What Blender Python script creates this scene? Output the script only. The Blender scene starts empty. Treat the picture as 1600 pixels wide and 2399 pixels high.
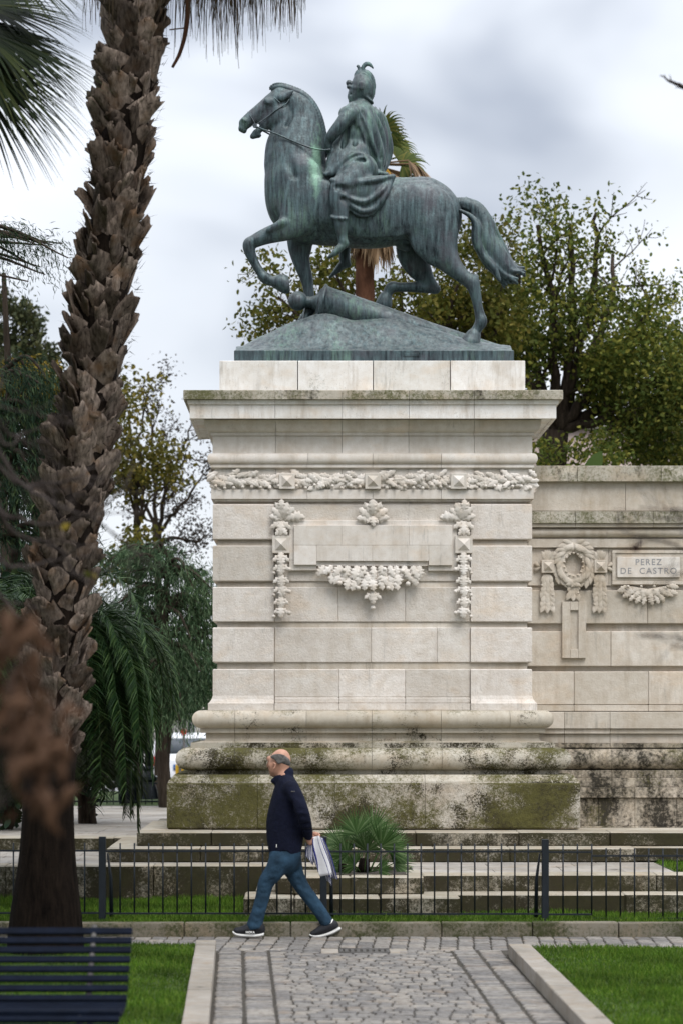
import bpy, bmesh, math, random
import numpy as np
from mathutils import Vector, Matrix, Euler

SC = bpy.context.scene
C = SC.collection
# ------------------------------------------------------------------ camera
F, VX, HY, H = 5664.0, 735.0, 1655.0, 2.10      # focal length in photo pixels, principal point, eye height
cam_d = bpy.data.cameras.new('camera'); cam = bpy.data.objects.new('camera', cam_d); C.objects.link(cam)
cam.location = (0, 0, H); cam.rotation_euler = (math.radians(90), 0, 0)
cam_d.sensor_fit = 'VERTICAL'; cam_d.sensor_height = 36; cam_d.sensor_width = 24; cam_d.lens = 85
cam_d.shift_x = (800 - VX) / 2399; cam_d.shift_y = (HY - 1199.5) / 2399
cam_d.clip_start = 0.1; cam_d.clip_end = 3000
cam_d.dof.use_dof = True; cam_d.dof.focus_distance = 25.6; cam_d.dof.aperture_fstop = 2.1
SC.camera = cam
# ------------------------------------------------------------------ sky, sun, exposure
SUN_EL, SUN_AZ = math.radians(54), math.radians(160)      # azimuth clockwise from +Y: behind the camera, to the right
W = bpy.data.worlds.new('World'); SC.world = W; W.use_nodes = True
wn = W.node_tree; wn.nodes.clear()
def wnode(t, **k):
    n = wn.nodes.new(t)
    for a, b in k.items(): setattr(n, a, b)
    return n
wo = wnode('ShaderNodeOutputWorld'); wb = wnode('ShaderNodeBackground'); wb.inputs['Strength'].default_value = 1.0
sky = wnode('ShaderNodeTexSky', sky_type='NISHITA', sun_disc=False, sun_elevation=SUN_EL, sun_rotation=SUN_AZ)
skm = wnode('ShaderNodeMix', data_type='RGBA', blend_type='MULTIPLY'); skm.inputs[0].default_value = 1
skm.inputs[7].default_value = (0.09, 0.09, 0.09, 1); wn.links.new(sky.outputs[0], skm.inputs[6])
tc = wnode('ShaderNodeTexCoord')
mp = wnode('ShaderNodeMapping'); mp.inputs['Scale'].default_value = (1.0, 1.0, 1.7); mp.inputs['Location'].default_value = (3.02, 0.9, 1.97)
wn.links.new(tc.outputs['Generated'], mp.inputs[0])
cn = wnode('ShaderNodeTexNoise'); cn.inputs['Scale'].default_value = 5.5; cn.inputs['Detail'].default_value = 3.5; cn.inputs['Roughness'].default_value = 0.42
cn.inputs['Distortion'].default_value = 0.4
wn.links.new(mp.outputs[0], cn.inputs[0])
cr = wnode('ShaderNodeValToRGB'); e = cr.color_ramp.elements
e[0].position = 0.30; e[0].color = (0.33, 0.36, 0.42, 1); e[1].position = 0.56; e[1].color = (0.69, 0.715, 0.76, 1)
e2 = cr.color_ramp.elements.new(0.43); e2.color = (0.56, 0.59, 0.64, 1)
wn.links.new(cn.outputs['Fac'], cr.inputs[0])
# overcast luminance: an even cloud deck is up to three times brighter overhead than at the horizon
sp = wnode('ShaderNodeSeparateXYZ'); wn.links.new(tc.outputs['Generated'], sp.inputs[0])
ma = wnode('ShaderNodeMath', operation='MULTIPLY_ADD', use_clamp=False); wn.links.new(sp.outputs[2], ma.inputs[0])
ma.inputs[1].default_value = 1.4; ma.inputs[2].default_value = 1.06
mx0 = wnode('ShaderNodeMath', operation='MAXIMUM'); wn.links.new(ma.outputs[0], mx0.inputs[0]); mx0.inputs[1].default_value = 0.9
cm = wnode('ShaderNodeMix', data_type='RGBA', blend_type='MULTIPLY'); cm.inputs[0].default_value = 1
wn.links.new(cr.outputs[0], cm.inputs[6]); wn.links.new(mx0.outputs[0], cm.inputs[7])
fm = wnode('ShaderNodeMix', data_type='RGBA'); fm.inputs[0].default_value = 0.88
wn.links.new(skm.outputs[2], fm.inputs[6]); wn.links.new(cm.outputs[2], fm.inputs[7])
wn.links.new(fm.outputs[2], wb.inputs[0]); wn.links.new(wb.outputs[0], wo.inputs[0])
sd = bpy.data.lights.new('sun', 'SUN'); sd.energy = 1.8; sd.angle = math.radians(30); sd.color = (1.0, 0.965, 0.92)
sun = bpy.data.objects.new('sun', sd); C.objects.link(sun)
sv = Vector((math.sin(SUN_AZ) * math.cos(SUN_EL), math.cos(SUN_AZ) * math.cos(SUN_EL), math.sin(SUN_EL)))
sun.rotation_euler = sv.to_track_quat('Z', 'Y').to_euler(); sun.location = sv * 60
SC.view_settings.view_transform = 'Standard'; SC.view_settings.look = 'None'
SC.view_settings.exposure = 0.29; SC.view_settings.gamma = 1.0; SC.view_settings.use_curve_mapping = False
SC.render.engine = 'CYCLES'
SC.cycles.max_bounces = 6; SC.cycles.diffuse_bounces = 3; SC.cycles.glossy_bounces = 2; SC.cycles.transparent_max_bounces = 6
SC.cycles.use_denoising = True; SC.cycles.caustics_reflective = False; SC.cycles.caustics_refractive = False

# ------------------------------------------------------------------ helpers
def at(px, py, Y):
    return Vector(((px - VX) * Y / F, Y, H - (py - HY) * Y / F))
def XA(px, Y): return (px - VX) * Y / F
def ZA(py, Y): return H - (py - HY) * Y / F
def wm(o):
    m = Matrix(o.matrix_basis)
    return wm(o.parent) @ Matrix(o.matrix_parent_inverse) @ m if o.parent else m
def tag(o, label=None, cat=None, group=None, kind=None):
    if label: o['label'] = label
    if cat: o['category'] = cat
    if group: o['group'] = group
    if kind: o['kind'] = kind
    return o
def thing(name, label, cat, loc=(0, 0, 0), group=None):
    o = bpy.data.objects.new(name, None); C.objects.link(o); o.location = loc; o.empty_display_size = 0.2
    return tag(o, label, cat, group)
def link(name, me, parent=None, mtx=None, mat=None):
    o = bpy.data.objects.new(name, me); C.objects.link(o)
    if mtx is not None: o.matrix_basis = mtx
    if parent is not None:
        o.parent = parent; o.matrix_parent_inverse = wm(parent).inverted()
    if mat is not None and len(me.materials) == 0: me.materials.append(mat)
    return o
def mesh_np(name, V, faces, smooth=False, mat=None):
    """V (n,3); faces: array (m,k) or list of such arrays."""
    me = bpy.data.meshes.new(name)
    if isinstance(faces, np.ndarray): faces = [faces]
    faces = [np.asarray(f, dtype=np.int32) for f in faces if len(f)]
    V = np.asarray(V, dtype=np.float32)
    me.vertices.add(len(V)); me.vertices.foreach_set('co', V.ravel())
    tot = np.concatenate([np.full(len(f), f.shape[1], np.int32) for f in faces])
    me.loops.add(int(tot.sum())); me.polygons.add(len(tot))
    me.loops.foreach_set('vertex_index', np.concatenate([f.ravel() for f in faces]))
    st = np.zeros(len(tot), np.int32); st[1:] = np.cumsum(tot)[:-1]
    me.polygons.foreach_set('loop_start', st); me.polygons.foreach_set('loop_total', tot)
    if smooth: me.polygons.foreach_set('use_smooth', np.ones(len(tot), bool))
    me.update(calc_edges=True); me.validate()
    if mat is not None: me.materials.append(mat)
    return me
def bm_mesh(name, bm, mat=None, smooth=False):
    bmesh.ops.recalc_face_normals(bm, faces=bm.faces)
    me = bpy.data.meshes.new(name); bm.to_mesh(me); bm.free()
    if smooth: me.polygons.foreach_set('use_smooth', np.ones(len(me.polygons), bool))
    if mat is not None: me.materials.append(mat)
    return me
def box_bm(bm, x0, x1, y0, y1, z0, z1, bev=0.0, seg=1):
    r = bmesh.ops.create_cube(bm, size=1.0)
    for v in r['verts']:
        v.co = Vector((x0 + (v.co.x + .5) * (x1 - x0), y0 + (v.co.y + .5) * (y1 - y0), z0 + (v.co.z + .5) * (z1 - z0)))
    if bev > 0:
        es = list({e for v in r['verts'] for e in v.link_edges})
        bmesh.ops.bevel(bm, geom=es, offset=bev, segments=seg, affect='EDGES', profile=0.6)
def box(name, x0, x1, y0, y1, z0, z1, mat, parent=None, bev=0.0, seg=1, jit=0.0):
    bm = bmesh.new(); box_bm(bm, x0, x1, y0, y1, z0, z1, bev, seg)
    if jit:
        for v in bm.verts: v.co += Vector((random.uniform(-jit, jit), random.uniform(-jit, jit), random.uniform(-jit, jit)))
    return link(name, bm_mesh(name, bm, mat), parent)
def tube_arrays(pts, rad, n=8, cap=True):
    """tube along polyline; returns V, quads, tris"""
    P = np.asarray([tuple(p) for p in pts], float); R = np.asarray(rad, float) * np.ones(len(P))
    T = np.gradient(P, axis=0); T /= np.linalg.norm(T, axis=1)[:, None] + 1e-9
    up = np.array([0, 0, 1.0]) if abs(T[0][2]) < 0.9 else np.array([0, 1.0, 0])
    Ns = []; nrm = np.cross(T[0], up); nrm /= np.linalg.norm(nrm)
    for t in T:
        nrm = nrm - t * np.dot(nrm, t); nrm /= np.linalg.norm(nrm) + 1e-9; Ns.append(nrm.copy())
    Ns = np.array(Ns); B = np.cross(T, Ns)
    a = np.linspace(0, 2 * np.pi, n, endpoint=False)
    V = P[:, None, :] + R[:, None, None] * (np.cos(a)[None, :, None] * Ns[:, None, :] + np.sin(a)[None, :, None] * B[:, None, :])
    V = V.reshape(-1, 3); q = []
    m = len(P)
    i = np.arange(m - 1)[:, None] * n; j = np.arange(n)[None, :]
    Q = np.stack([i + j, i + (j + 1) % n, i + n + (j + 1) % n, i + n + j], -1).reshape(-1, 4)
    tr = np.zeros((0, 3), int)
    if cap:
        V = np.vstack([V, P[0], P[-1]]); k = m * n
        jj = np.arange(n)
        tr = np.vstack([np.stack([np.full(n, k), (jj + 1) % n, jj], -1), np.stack([np.full(n, k + 1), (m - 1) * n + jj, (m - 1) * n + (jj + 1) % n], -1)])
    return V, Q, tr
class MB:
    """collects pieces of ONE part"""
    def __init__(s): s.V = []; s.f = {}; s.n = 0
    def add(s, V, *faces):
        V = np.asarray(V, float)
        for f in faces:
            f = np.asarray(f, int)
            if len(f): s.f.setdefault(f.shape[1], []).append(f + s.n)
        s.V.append(V); s.n += len(V); return s
    def tube(s, pts, rad, n=8, cap=True): return s.add(*tube_arrays(pts, rad, n, cap))
    def box(s, x0, x1, y0, y1, z0, z1):
        V = [(x, y, z) for x in (x0, x1) for y in (y0, y1) for z in (z0, z1)]
        return s.add(V, [(0, 1, 3, 2), (4, 6, 7, 5), (0, 4, 5, 1), (2, 3, 7, 6), (0, 2, 6, 4), (1, 5, 7, 3)])
    def me(s, name, mat=None, smooth=False):
        return mesh_np(name, np.vstack(s.V), [np.vstack(f) for f in s.f.values()], smooth, mat)
    def build(s, name, mat, parent=None, smooth=False, mtx=None): return link(name, s.me(name, mat, smooth), parent, mtx)
def spline(P, k=6):
    """Catmull-Rom resampling of rows of numbers"""
    P = np.asarray(P, float)
    if len(P) < 3:
        t = np.linspace(0, 1, k + 1)[:, None]; return P[0] * (1 - t) + P[-1] * t
    Q = np.vstack([2 * P[0] - P[1], P, 2 * P[-1] - P[-2]]); out = []
    for i in range(1, len(Q) - 2):
        a, b, c, d = Q[i - 1], Q[i], Q[i + 1], Q[i + 2]
        for t in np.linspace(0, 1, k, endpoint=False):
            out.append(0.5 * (2 * b + (c - a) * t + (2 * a - 5 * b + 4 * c - d) * t * t + (3 * b - a - 3 * c + d) * t ** 3))
    out.append(P[-1]); return np.array(out)
# ---- implicit modelling: smooth unions of tapered elliptic chains, meshed by surface nets
class SDF:
    def __init__(s, lo, hi, h):
        s.lo = np.array(lo, float); s.h = h; s.dim = np.ceil((np.array(hi, float) - s.lo) / h).astype(int) + 1
        s.D = np.full(tuple(s.dim), 0.6, np.float32)
        s.ax = [s.lo[i] + h * np.arange(s.dim[i]) for i in range(3)]
    def _win(s, lo, hi):
        a = np.maximum(np.floor((lo - s.lo) / s.h).astype(int), 0); b = np.minimum(np.ceil((hi - s.lo) / s.h).astype(int) + 1, s.dim)
        return a, b
    def chain(s, rows, k=0.03, sub=5, op='add', W=(1, 1, 1)):
        """rows (x,y,z,r,w): r = radius in the xz plane, w = y radius / r"""
        R = spline(rows, sub) if sub > 1 else np.asarray(rows, float)
        R[:, 3] = np.maximum(R[:, 3], 0.002); R[:, 4] = np.maximum(R[:, 4], 0.08)
        rm = (R[:, 3] * np.maximum(1, R[:, 4])).max() + k + 3 * s.h
        a, b = s._win(R[:, :3].min(0) - rm, R[:, :3].max(0) + rm)
        if np.any(b <= a): return s
        E = np.full(tuple(b - a), 0.6, np.float32)
        if len(R) == 1: R = np.vstack([R, R + 1e-6])
        for p, q in zip(R[:-1], R[1:]):
            m = max(p[3] * max(1, p[4]), q[3] * max(1, q[4])) + k + 3 * s.h
            c, d = s._win(np.minimum(p[:3], q[:3]) - m, np.maximum(p[:3], q[:3]) + m)
            c = np.maximum(c, a); d = np.minimum(d, b)
            if np.any(d <= c): continue
            x = s.ax[0][c[0]:d[0]][:, None, None]; y = s.ax[1][c[1]:d[1]][None, :, None]; z = s.ax[2][c[2]:d[2]][None, None, :]
            v = q[:3] - p[:3]; vv = float(v @ v) + 1e-12
            t = np.clip(((x - p[0]) * v[0] + (y - p[1]) * v[1] + (z - p[2]) * v[2]) / vv, 0, 1)
            r = p[3] + t * (q[3] - p[3]); w = p[4] + t * (q[4] - p[4])
            dx = x - p[0] - t * v[0]; dy = (y - p[1] - t * v[1]) / w; dz = z - p[2] - t * v[2]
            dd = (np.sqrt(dx * dx + dy * dy + dz * dz) - r) * np.minimum(1, np.maximum(w, 0.45))
            sl = tuple(slice(c[i] - a[i], d[i] - a[i]) for i in range(3))
            E[sl] = np.minimum(E[sl], dd)
        sl = tuple(slice(a[i], b[i]) for i in range(3)); A = s.D[sl]
        if op == 'add':
            hh = np.maximum(k - np.abs(A - E), 0) / k; s.D[sl] = np.minimum(A, E) - hh * hh * k * 0.25
        else:
            hh = np.maximum(k - np.abs(A + E), 0) / k; s.D[sl] = np.maximum(A, -E) + hh * hh * k * 0.25
        return s
    def cut(s, rows, k=0.02, sub=5): return s.chain(rows, k, sub, 'cut')
    def mesh(s, name, mat=None, smooth_it=1):
        D = s.D; ins = D < 0
        cs = np.zeros(tuple(s.dim - 1), np.int8)
        for i in (0, 1):
            for j in (0, 1):
                for l in (0, 1):
                    cs += ins[i:s.dim[0] - 1 + i, j:s.dim[1] - 1 + j, l:s.dim[2] - 1 + l]
        act = (cs > 0) & (cs < 8); idx = np.argwhere(act); num = np.full(act.shape, -1, np.int64); num[act] = np.arange(len(idx))
        acc = np.zeros((len(idx), 3)); cnt = np.zeros(len(idx))
        cor = [(i, j, l) for i in (0, 1) for j in (0, 1) for l in (0, 1)]
        for a in cor:
            for ax in range(3):
                if a[ax]: continue
                b = list(a); b[ax] = 1
                da = D[idx[:, 0] + a[0], idx[:, 1] + a[1], idx[:, 2] + a[2]]; db = D[idx[:, 0] + b[0], idx[:, 1] + b[1], idx[:, 2] + b[2]]
                cr_ = (da < 0) != (db < 0); t = np.where(cr_, da / (da - db + 1e-12), 0)
                p = np.tile(np.array(a, float), (len(idx), 1)); p[:, ax] += t
                acc += p * cr_[:, None]; cnt += cr_
        V = s.lo + (idx + acc / cnt[:, None]) * s.h
        Q = []
        for ax in range(3):
            o1, o2 = [(1, 2), (2, 0), (0, 1)][ax]
            sa = [slice(None)] * 3; sb = [slice(None)] * 3; sa[ax] = slice(0, -1); sb[ax] = slice(1, None)
            ch = ins[tuple(sa)] != ins[tuple(sb)]
            e = np.argwhere(ch); e = e[(e[:, o1] > 0) & (e[:, o2] > 0) & (e[:, o1] < s.dim[o1] - 1) & (e[:, o2] < s.dim[o2] - 1)]
            fl = ins[tuple(sa)][e[:, 0], e[:, 1], e[:, 2]]
            def nn(d1, d2):
                c = e.copy(); c[:, o1] -= d1; c[:, o2] -= d2; return num[c[:, 0], c[:, 1], c[:, 2]]
            q = np.stack([nn(1, 1), nn(0, 1), nn(0, 0), nn(1, 0)], -1); q[~fl] = q[~fl][:, ::-1]; Q.append(q)
        Q = np.vstack(Q); Q = Q[(Q >= 0).all(1)]
        for _ in range(smooth_it):
            S = np.zeros_like(V); c = np.zeros(len(V))
            for a, b in ((0, 1), (1, 2), (2, 3), (3, 0)):
                np.add.at(S, Q[:, a], V[Q[:, b]]); np.add.at(c, Q[:, a], 1); np.add.at(S, Q[:, b], V[Q[:, a]]); np.add.at(c, Q[:, b], 1)
            V = V * 0.5 + 0.5 * S / np.maximum(c, 1)[:, None]
        return mesh_np(name, V, Q, True, mat)
def scatter(TV, TF, P, X, Y, Z, S):
    """copies of a template (TV verts, TF faces) at P with axes X,Y,Z and scale S (n,) or (n,3)"""
    TV = np.asarray(TV, float); n = len(P); S = np.asarray(S, float)
    if S.ndim == 1: S = np.repeat(S[:, None], 3, 1)
    V = P[:, None, :] + (TV[None, :, 0, None] * (X * S[:, :1])[:, None, :] + TV[None, :, 1, None] * (Y * S[:, 1:2])[:, None, :] + TV[None, :, 2, None] * (Z * S[:, 2:])[:, None, :])
    out = [(np.asarray(f)[None] + (np.arange(n) * len(TV))[:, None, None]).reshape(-1, np.asarray(f).shape[1]) for f in TF]
    return V.reshape(-1, 3), out
def frames(D, rng, roll=None):
    """orthonormal axes with X along D"""
    X = D / (np.linalg.norm(D, axis=1)[:, None] + 1e-9); U = rng.normal(size=X.shape)
    if roll is not None: U = U * roll[1] + np.array(roll[0])
    Y = np.cross(U, X); Y /= np.linalg.norm(Y, axis=1)[:, None] + 1e-9; Z = np.cross(X, Y); return X, Y, Z
LEAF_V = [(0, 0, 0), (.35, .28, .06), (.35, -.28, .06), (.75, .22, .03), (.75, -.22, .03), (1, 0, -.06), (.4, 0, -.03), (.75, 0, -.04)]
LEAF_F = [np.array([(0, 6, 1), (0, 2, 6), (3, 7, 5), (7, 4, 5)]), np.array([(1, 6, 7, 3), (6, 2, 4, 7)])]
DIA_V = [(0, 0, 0), (.45, .3, .05), (1, 0, 0), (.45, -.3, .05)]
DIA_F = [np.array([(0, 3, 2), (0, 2, 1)])]
# ------------------------------------------------------------------ materials
class NT:
    def __init__(s, name):
        s.m = bpy.data.materials.new(name); s.m.use_nodes = True; s.t = s.m.node_tree; s.t.nodes.clear()
        s.out = s.t.nodes.new('ShaderNodeOutputMaterial'); s.geo = s.t.nodes.new('ShaderNodeNewGeometry')
        s.pos = s.geo.outputs['Position']
    def set(s, sock, v):
        if isinstance(v, bpy.types.NodeSocket): s.t.links.new(v, sock)
        elif v is not None:
            if isinstance(v, (tuple, list)) and len(v) == 3 and sock.type == 'RGBA': v = (*v, 1)
            sock.default_value = v
    def scaled(s, sc, vec=None, loc=(0, 0, 0)):
        n = s.t.nodes.new('ShaderNodeMapping'); s.set(n.inputs[0], vec or s.pos); n.inputs['Scale'].default_value = sc; n.inputs['Location'].default_value = loc; return n.outputs[0]
    def noise(s, scale, detail=4, rough=.55, vec=None, dist=0):
        n = s.t.nodes.new('ShaderNodeTexNoise'); s.set(n.inputs['Vector'], vec or s.pos); n.inputs['Scale'].default_value = scale
        n.inputs['Detail'].default_value = detail; n.inputs['Roughness'].default_value = rough; n.inputs['Distortion'].default_value = dist; return n.outputs['Fac']
    def voro(s, scale, vec=None, out='Distance', feat='F1'):
        n = s.t.nodes.new('ShaderNodeTexVoronoi'); n.feature = feat; s.set(n.inputs['Vector'], vec or s.pos); n.inputs['Scale'].default_value = scale; return n.outputs[out]
    def ramp(s, fac, a, b, ca=(0, 0, 0), cb=(1, 1, 1), mid=None):
        n = s.t.nodes.new('ShaderNodeValToRGB'); s.set(n.inputs[0], fac); e = n.color_ramp.elements
        e[0].position = a; e[0].color = (*ca, 1); e[1].position = b; e[1].color = (*cb, 1)
        if mid: q = e.new(mid[0]); q.color = (*mid[1], 1)
        return n.outputs[0]
    def mix(s, f, a, b, mode='MIX'):
        n = s.t.nodes.new('ShaderNodeMix'); n.data_type = 'RGBA'; n.blend_type = mode; s.set(n.inputs[0], f); s.set(n.inputs[6], a); s.set(n.inputs[7], b); return n.outputs[2]
    def math(s, op, a, b=None, c=None, clamp=False):
        n = s.t.nodes.new('ShaderNodeMath'); n.operation = op; n.use_clamp = clamp; s.set(n.inputs[0], a)
        if b is not None: s.set(n.inputs[1], b)
        if c is not None: s.set(n.inputs[2], c)
        return n.outputs[0]
    def sep(s, v, i):
        n = s.t.nodes.new('ShaderNodeSeparateXYZ'); s.set(n.inputs[0], v); return n.outputs[i]
    def rnd(s): return s.t.nodes.new('ShaderNodeObjectInfo').outputs['Random']
    def island(s): return s.geo.outputs['Random Per Island']
    def bump(s, h, strength=.3, dist=.01):
        n = s.t.nodes.new('ShaderNodeBump'); s.set(n.inputs['Height'], h); n.inputs['Strength'].default_value = strength; n.inputs['Distance'].default_value = dist; return n.outputs[0]
    def done(s, col, rough=.8, nrm=None, metal=0, spec=.3, trans=None):
        b = s.t.nodes.new('ShaderNodeBsdfPrincipled'); s.set(b.inputs['Base Color'], col); s.set(b.inputs['Roughness'], rough); s.set(b.inputs['Metallic'], metal)
        b.inputs['Specular IOR Level'].default_value = spec
        if nrm is not None: s.set(b.inputs['Normal'], nrm)
        sh = b.outputs[0]
        if trans:
            tr = s.t.nodes.new('ShaderNodeBsdfTranslucent'); s.set(tr.inputs[0], trans[1])
            mx = s.t.nodes.new('ShaderNodeMixShader'); mx.inputs[0].default_value = trans[0]; s.t.links.new(sh, mx.inputs[1]); s.t.links.new(tr.outputs[0], mx.inputs[2]); sh = mx.outputs[0]
        s.t.links.new(sh, s.out.inputs[0]); return s.m
def stone_mat(name, c1, c2, stain=.3, moss=.0, black=.0, up=.0, bump=.35, bscale=55, mossc=((.125, .115, .030), (.045, .042, .016)), lich=.0, grain=6.0):
    n = NT(name)
    big = n.noise(1.6, 5, .6); med = n.noise(9, 6, .65); fine = n.noise(bscale, 5, .7)
    col = n.mix(n.ramp(big, .32, .68), c1, c2)
    col = n.mix(n.ramp(med, .35, .75), col, n.mix(1.0, col, (.83, .79, .74), 'MULTIPLY'))
    r = n.rnd(); col = n.mix(1.0, col, n.ramp(r, 0, 1, (.87, .86, .84), (1.06, 1.05, 1.05)), 'MULTIPLY')
    st = n.noise(1.0, 6, .7, n.scaled((5.5, 5.5, .8)))
    col = n.mix(n.math('MULTIPLY', n.ramp(st, .50, .72), stain), col, (.30, .23, .15))
    warm = n.noise(2.3, 4, .6, n.scaled((1, 1, 1.8), loc=(7, 3, 1)))
    col = n.mix(n.math('MULTIPLY', n.ramp(warm, .52, .70), .30), col, n.mix(1.0, col, (1.0, .80, .58), 'MULTIPLY'))
    spk = n.noise(bscale * 1.4, 3, .6); col = n.mix(n.math('MULTIPLY', n.ramp(spk, .60, .72), .35), col, (.26, .22, .18))
    run = n.math('MULTIPLY', n.ramp(n.noise(1, 7, .75, n.scaled((9, 9, .9), loc=(2, 8, 5))), .56, .70), n.ramp(n.noise(1.1, 3, .6, n.scaled((1, 1, 1), loc=(9, 9, 2))), .45, .62)); col = n.mix(n.math('MULTIPLY', run, .55), col, (.16, .15, .13))
    if black > 0:
        bk = n.math('ADD', n.math('MULTIPLY', n.noise(1.2, 5, .65, n.scaled((2.2, 2.2, .7), loc=(3, 9, 4))), .65), n.math('MULTIPLY', n.noise(26, 4, .7), .35))
        if up < 0: bk = n.math('MULTIPLY_ADD', n.math('MAXIMUM', n.sep(n.geo.outputs['Normal'], 2), 0), up, bk)
        col = n.mix(n.ramp(bk, .70 - .32 * black, .80 - .28 * black), col, (.035, .03, .022))
    if lich > 0:
        lm = n.math('ADD', n.math('MULTIPLY', n.noise(2.2, 3, .6, n.scaled((1, 1, 1), loc=(1, 5, 8))), .5), n.math('MULTIPLY', n.noise(46, 6, .9), .5))
        if up < 0: lm = n.math('MULTIPLY_ADD', n.math('MAXIMUM', n.sep(n.geo.outputs['Normal'], 2), 0), up, lm)
        col = n.mix(n.ramp(lm, .66 - .25 * lich, .70 - .25 * lich), col, (.032, .026, .014))
    if moss > 0:
        mm = n.math('ADD', n.math('MULTIPLY', n.noise(1.7, 4, .6, n.scaled((1, 1, 1), loc=(11, 2, 6))), .42), n.math('MULTIPLY', n.noise(34, 7, .9), .58))
        if up > 0 or up < 0: mm = n.math('MULTIPLY_ADD', n.math('MAXIMUM', n.sep(n.geo.outputs['Normal'], 2), 0), up, mm)
        mc = n.mix(n.noise(14, 4, .7), mossc[0], mossc[1])
        col = n.mix(n.ramp(mm, .74 - .36 * moss, .84 - .36 * moss), col, mc)
    hgt = n.math('ADD', n.math('MULTIPLY', fine, .7), n.math('MULTIPLY', n.noise(bscale * .33, 4, .6), .6))
    return n.done(col, n.ramp(med, .3, .8, (.72,) * 3, (.95,) * 3), n.bump(hgt, bump, grain * .001), spec=.25)
S1, S2 = (.78, .745, .70), (.66, .62, .575)
M = {}
M['stone'] = stone_mat('limestone_tooled', S1, S2, stain=.15, bump=.8, bscale=42, grain=14)
M['stone_smooth'] = stone_mat('limestone_smooth', (.79, .76, .72), (.68, .645, .60), stain=.28, bump=.18, bscale=70)
M['stone_top'] = stone_mat('limestone_white_weathered', (.86, .855, .84), (.80, .79, .765), stain=.55, moss=.44, black=.16, up=.0, bump=.2, mossc=((.13, .12, .035), (.07, .065, .03)))
M['stone_coping'] = stone_mat('limestone_mossy_coping', (.60, .57, .50), (.46, .43, .37), stain=.5, moss=.72, black=.55, bump=.3, mossc=((.15, .15, .06), (.07, .07, .035)))
M['stone_torus'] = stone_mat('limestone_torus', (.62, .58, .50), (.50, .46, .39), stain=.5, moss=.46, black=.22, lich=.36, up=.07, bump=.5)
M['stone_moss'] = stone_mat('limestone_moss_torus', (.62, .59, .52), (.48, .45, .38), stain=.4, moss=.68, black=.22, lich=.62, up=.07, bump=.6)
M['stone_plinth'] = stone_mat('limestone_lichen_plinth', (.62, .59, .53), (.45, .41, .35), stain=.4, moss=.82, black=.14, lich=.74, up=.08, bump=1.0, bscale=30, grain=22)
M['stone_step'] = stone_mat('limestone_step_green', (.50, .47, .40), (.36, .33, .27), stain=.6, moss=.84, black=.72, lich=.84, bump=.6, up=-.26, mossc=((.05, .045, .016), (.015, .014, .008)))
M['stone_tread'] = stone_mat('limestone_tread', (.46, .44, .41), (.29, .275, .255), stain=.3, moss=.42, black=.42, bump=.4)
M['stone_wall'] = stone_mat('limestone_side_wall', (.68, .64, .58), (.54, .485, .41), stain=.5, bump=.6, bscale=42, grain=11, black=.06)
M['stone_wallbase'] = stone_mat('limestone_side_wall_base', (.56, .50, .42), (.42, .37, .29), stain=.6, moss=.55, black=.80, bump=.45)
M['kerb'] = stone_mat('kerb_stone', (.41, .38, .34), (.29, .27, .24), stain=.5, moss=.42, black=.40, bump=.5, mossc=((.07, .08, .02), (.04, .04, .02)))
M['kerb_dark'] = stone_mat('kerb_stone_mossy', (.24, .22, .18), (.17, .155, .12), stain=.5, moss=.78, black=.5, bump=.5, mossc=((.05, .06, .014), (.03, .03, .015)))
def bronze():
    n = NT('patinated_bronze')
    st = n.noise(1.0, 7, .7, n.scaled((26, 26, 2.6))); big = n.noise(2.3, 4, .6); med = n.noise(11, 5, .65)
    col = n.mix(n.ramp(st, .38, .62), (.011, .020, .026), (.086, .134, .146))
    col = n.mix(n.ramp(med, .45, .75), col, (.055, .070, .082))
    pur = n.noise(3.1, 3, .6, n.scaled((1, 1, 1), loc=(4, 1, 9))); col = n.mix(n.math('MULTIPLY', n.ramp(pur, .52, .66), .35), col, (.10, .085, .105))
    up = n.math('MULTIPLY', n.math('MAXIMUM', n.sep(n.geo.outputs['Normal'], 2), 0), n.ramp(n.noise(17, 5, .7), .30, .75)); col = n.mix(n.math('MULTIPLY', up, .8), col, (.31, .345, .335))  # pale patina on upward faces, with highlights painted into the colour
    g1 = n.noise(1.5, 4, .6, n.scaled((1.2, 1.2, .55), loc=(2.1, 0, 3.4))); g2 = n.noise(1, 6, .72, n.scaled((18, 18, 2.2), loc=(5, 0, 0)))
    gm = n.math('MULTIPLY', n.ramp(g1, .49, .62), n.ramp(g2, .44, .66))
    # the large verdigris run below the mane, a stain of its own on the neck and shoulder
    d = n.math('DIVIDE', n.math('ABSOLUTE', n.math('SUBTRACT', n.math('MULTIPLY_ADD', n.sep(n.pos, 2), 0.02, n.sep(n.pos, 0)), .185)), .15)
    zz = n.ramp(n.math('DIVIDE', n.math('SUBTRACT', n.sep(n.pos, 2), 7.2), 2.0), .0, .95, (0,) * 3, (0,) * 3, mid=(.55, (1,) * 3))
    nk = n.math('MULTIPLY', n.math('SUBTRACT', 1.0, d, clamp=True), zz)
    nk = n.ramp(n.math('MULTIPLY_ADD', n.math('SUBTRACT', n.noise(5, 5, .7, n.scaled((1.6, 1.6, .7))), .5), 1.5, nk), .38, .75)
    gm = n.math('MAXIMUM', n.math('MULTIPLY', gm, .5), n.math('MULTIPLY', nk, .9))
    col = n.mix(gm, col, n.mix(n.noise(23, 4, .7), (.13, .27, .205), (.27, .42, .32)))
    return n.done(col, n.ramp(med, .3, .7, (.42,) * 3, (.68,) * 3), n.bump(n.math('ADD', n.noise(38, 5, .65), n.math('MULTIPLY', st, .6)), .35, .012), metal=.45, spec=.5)
M['bronze'] = bronze()
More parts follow.
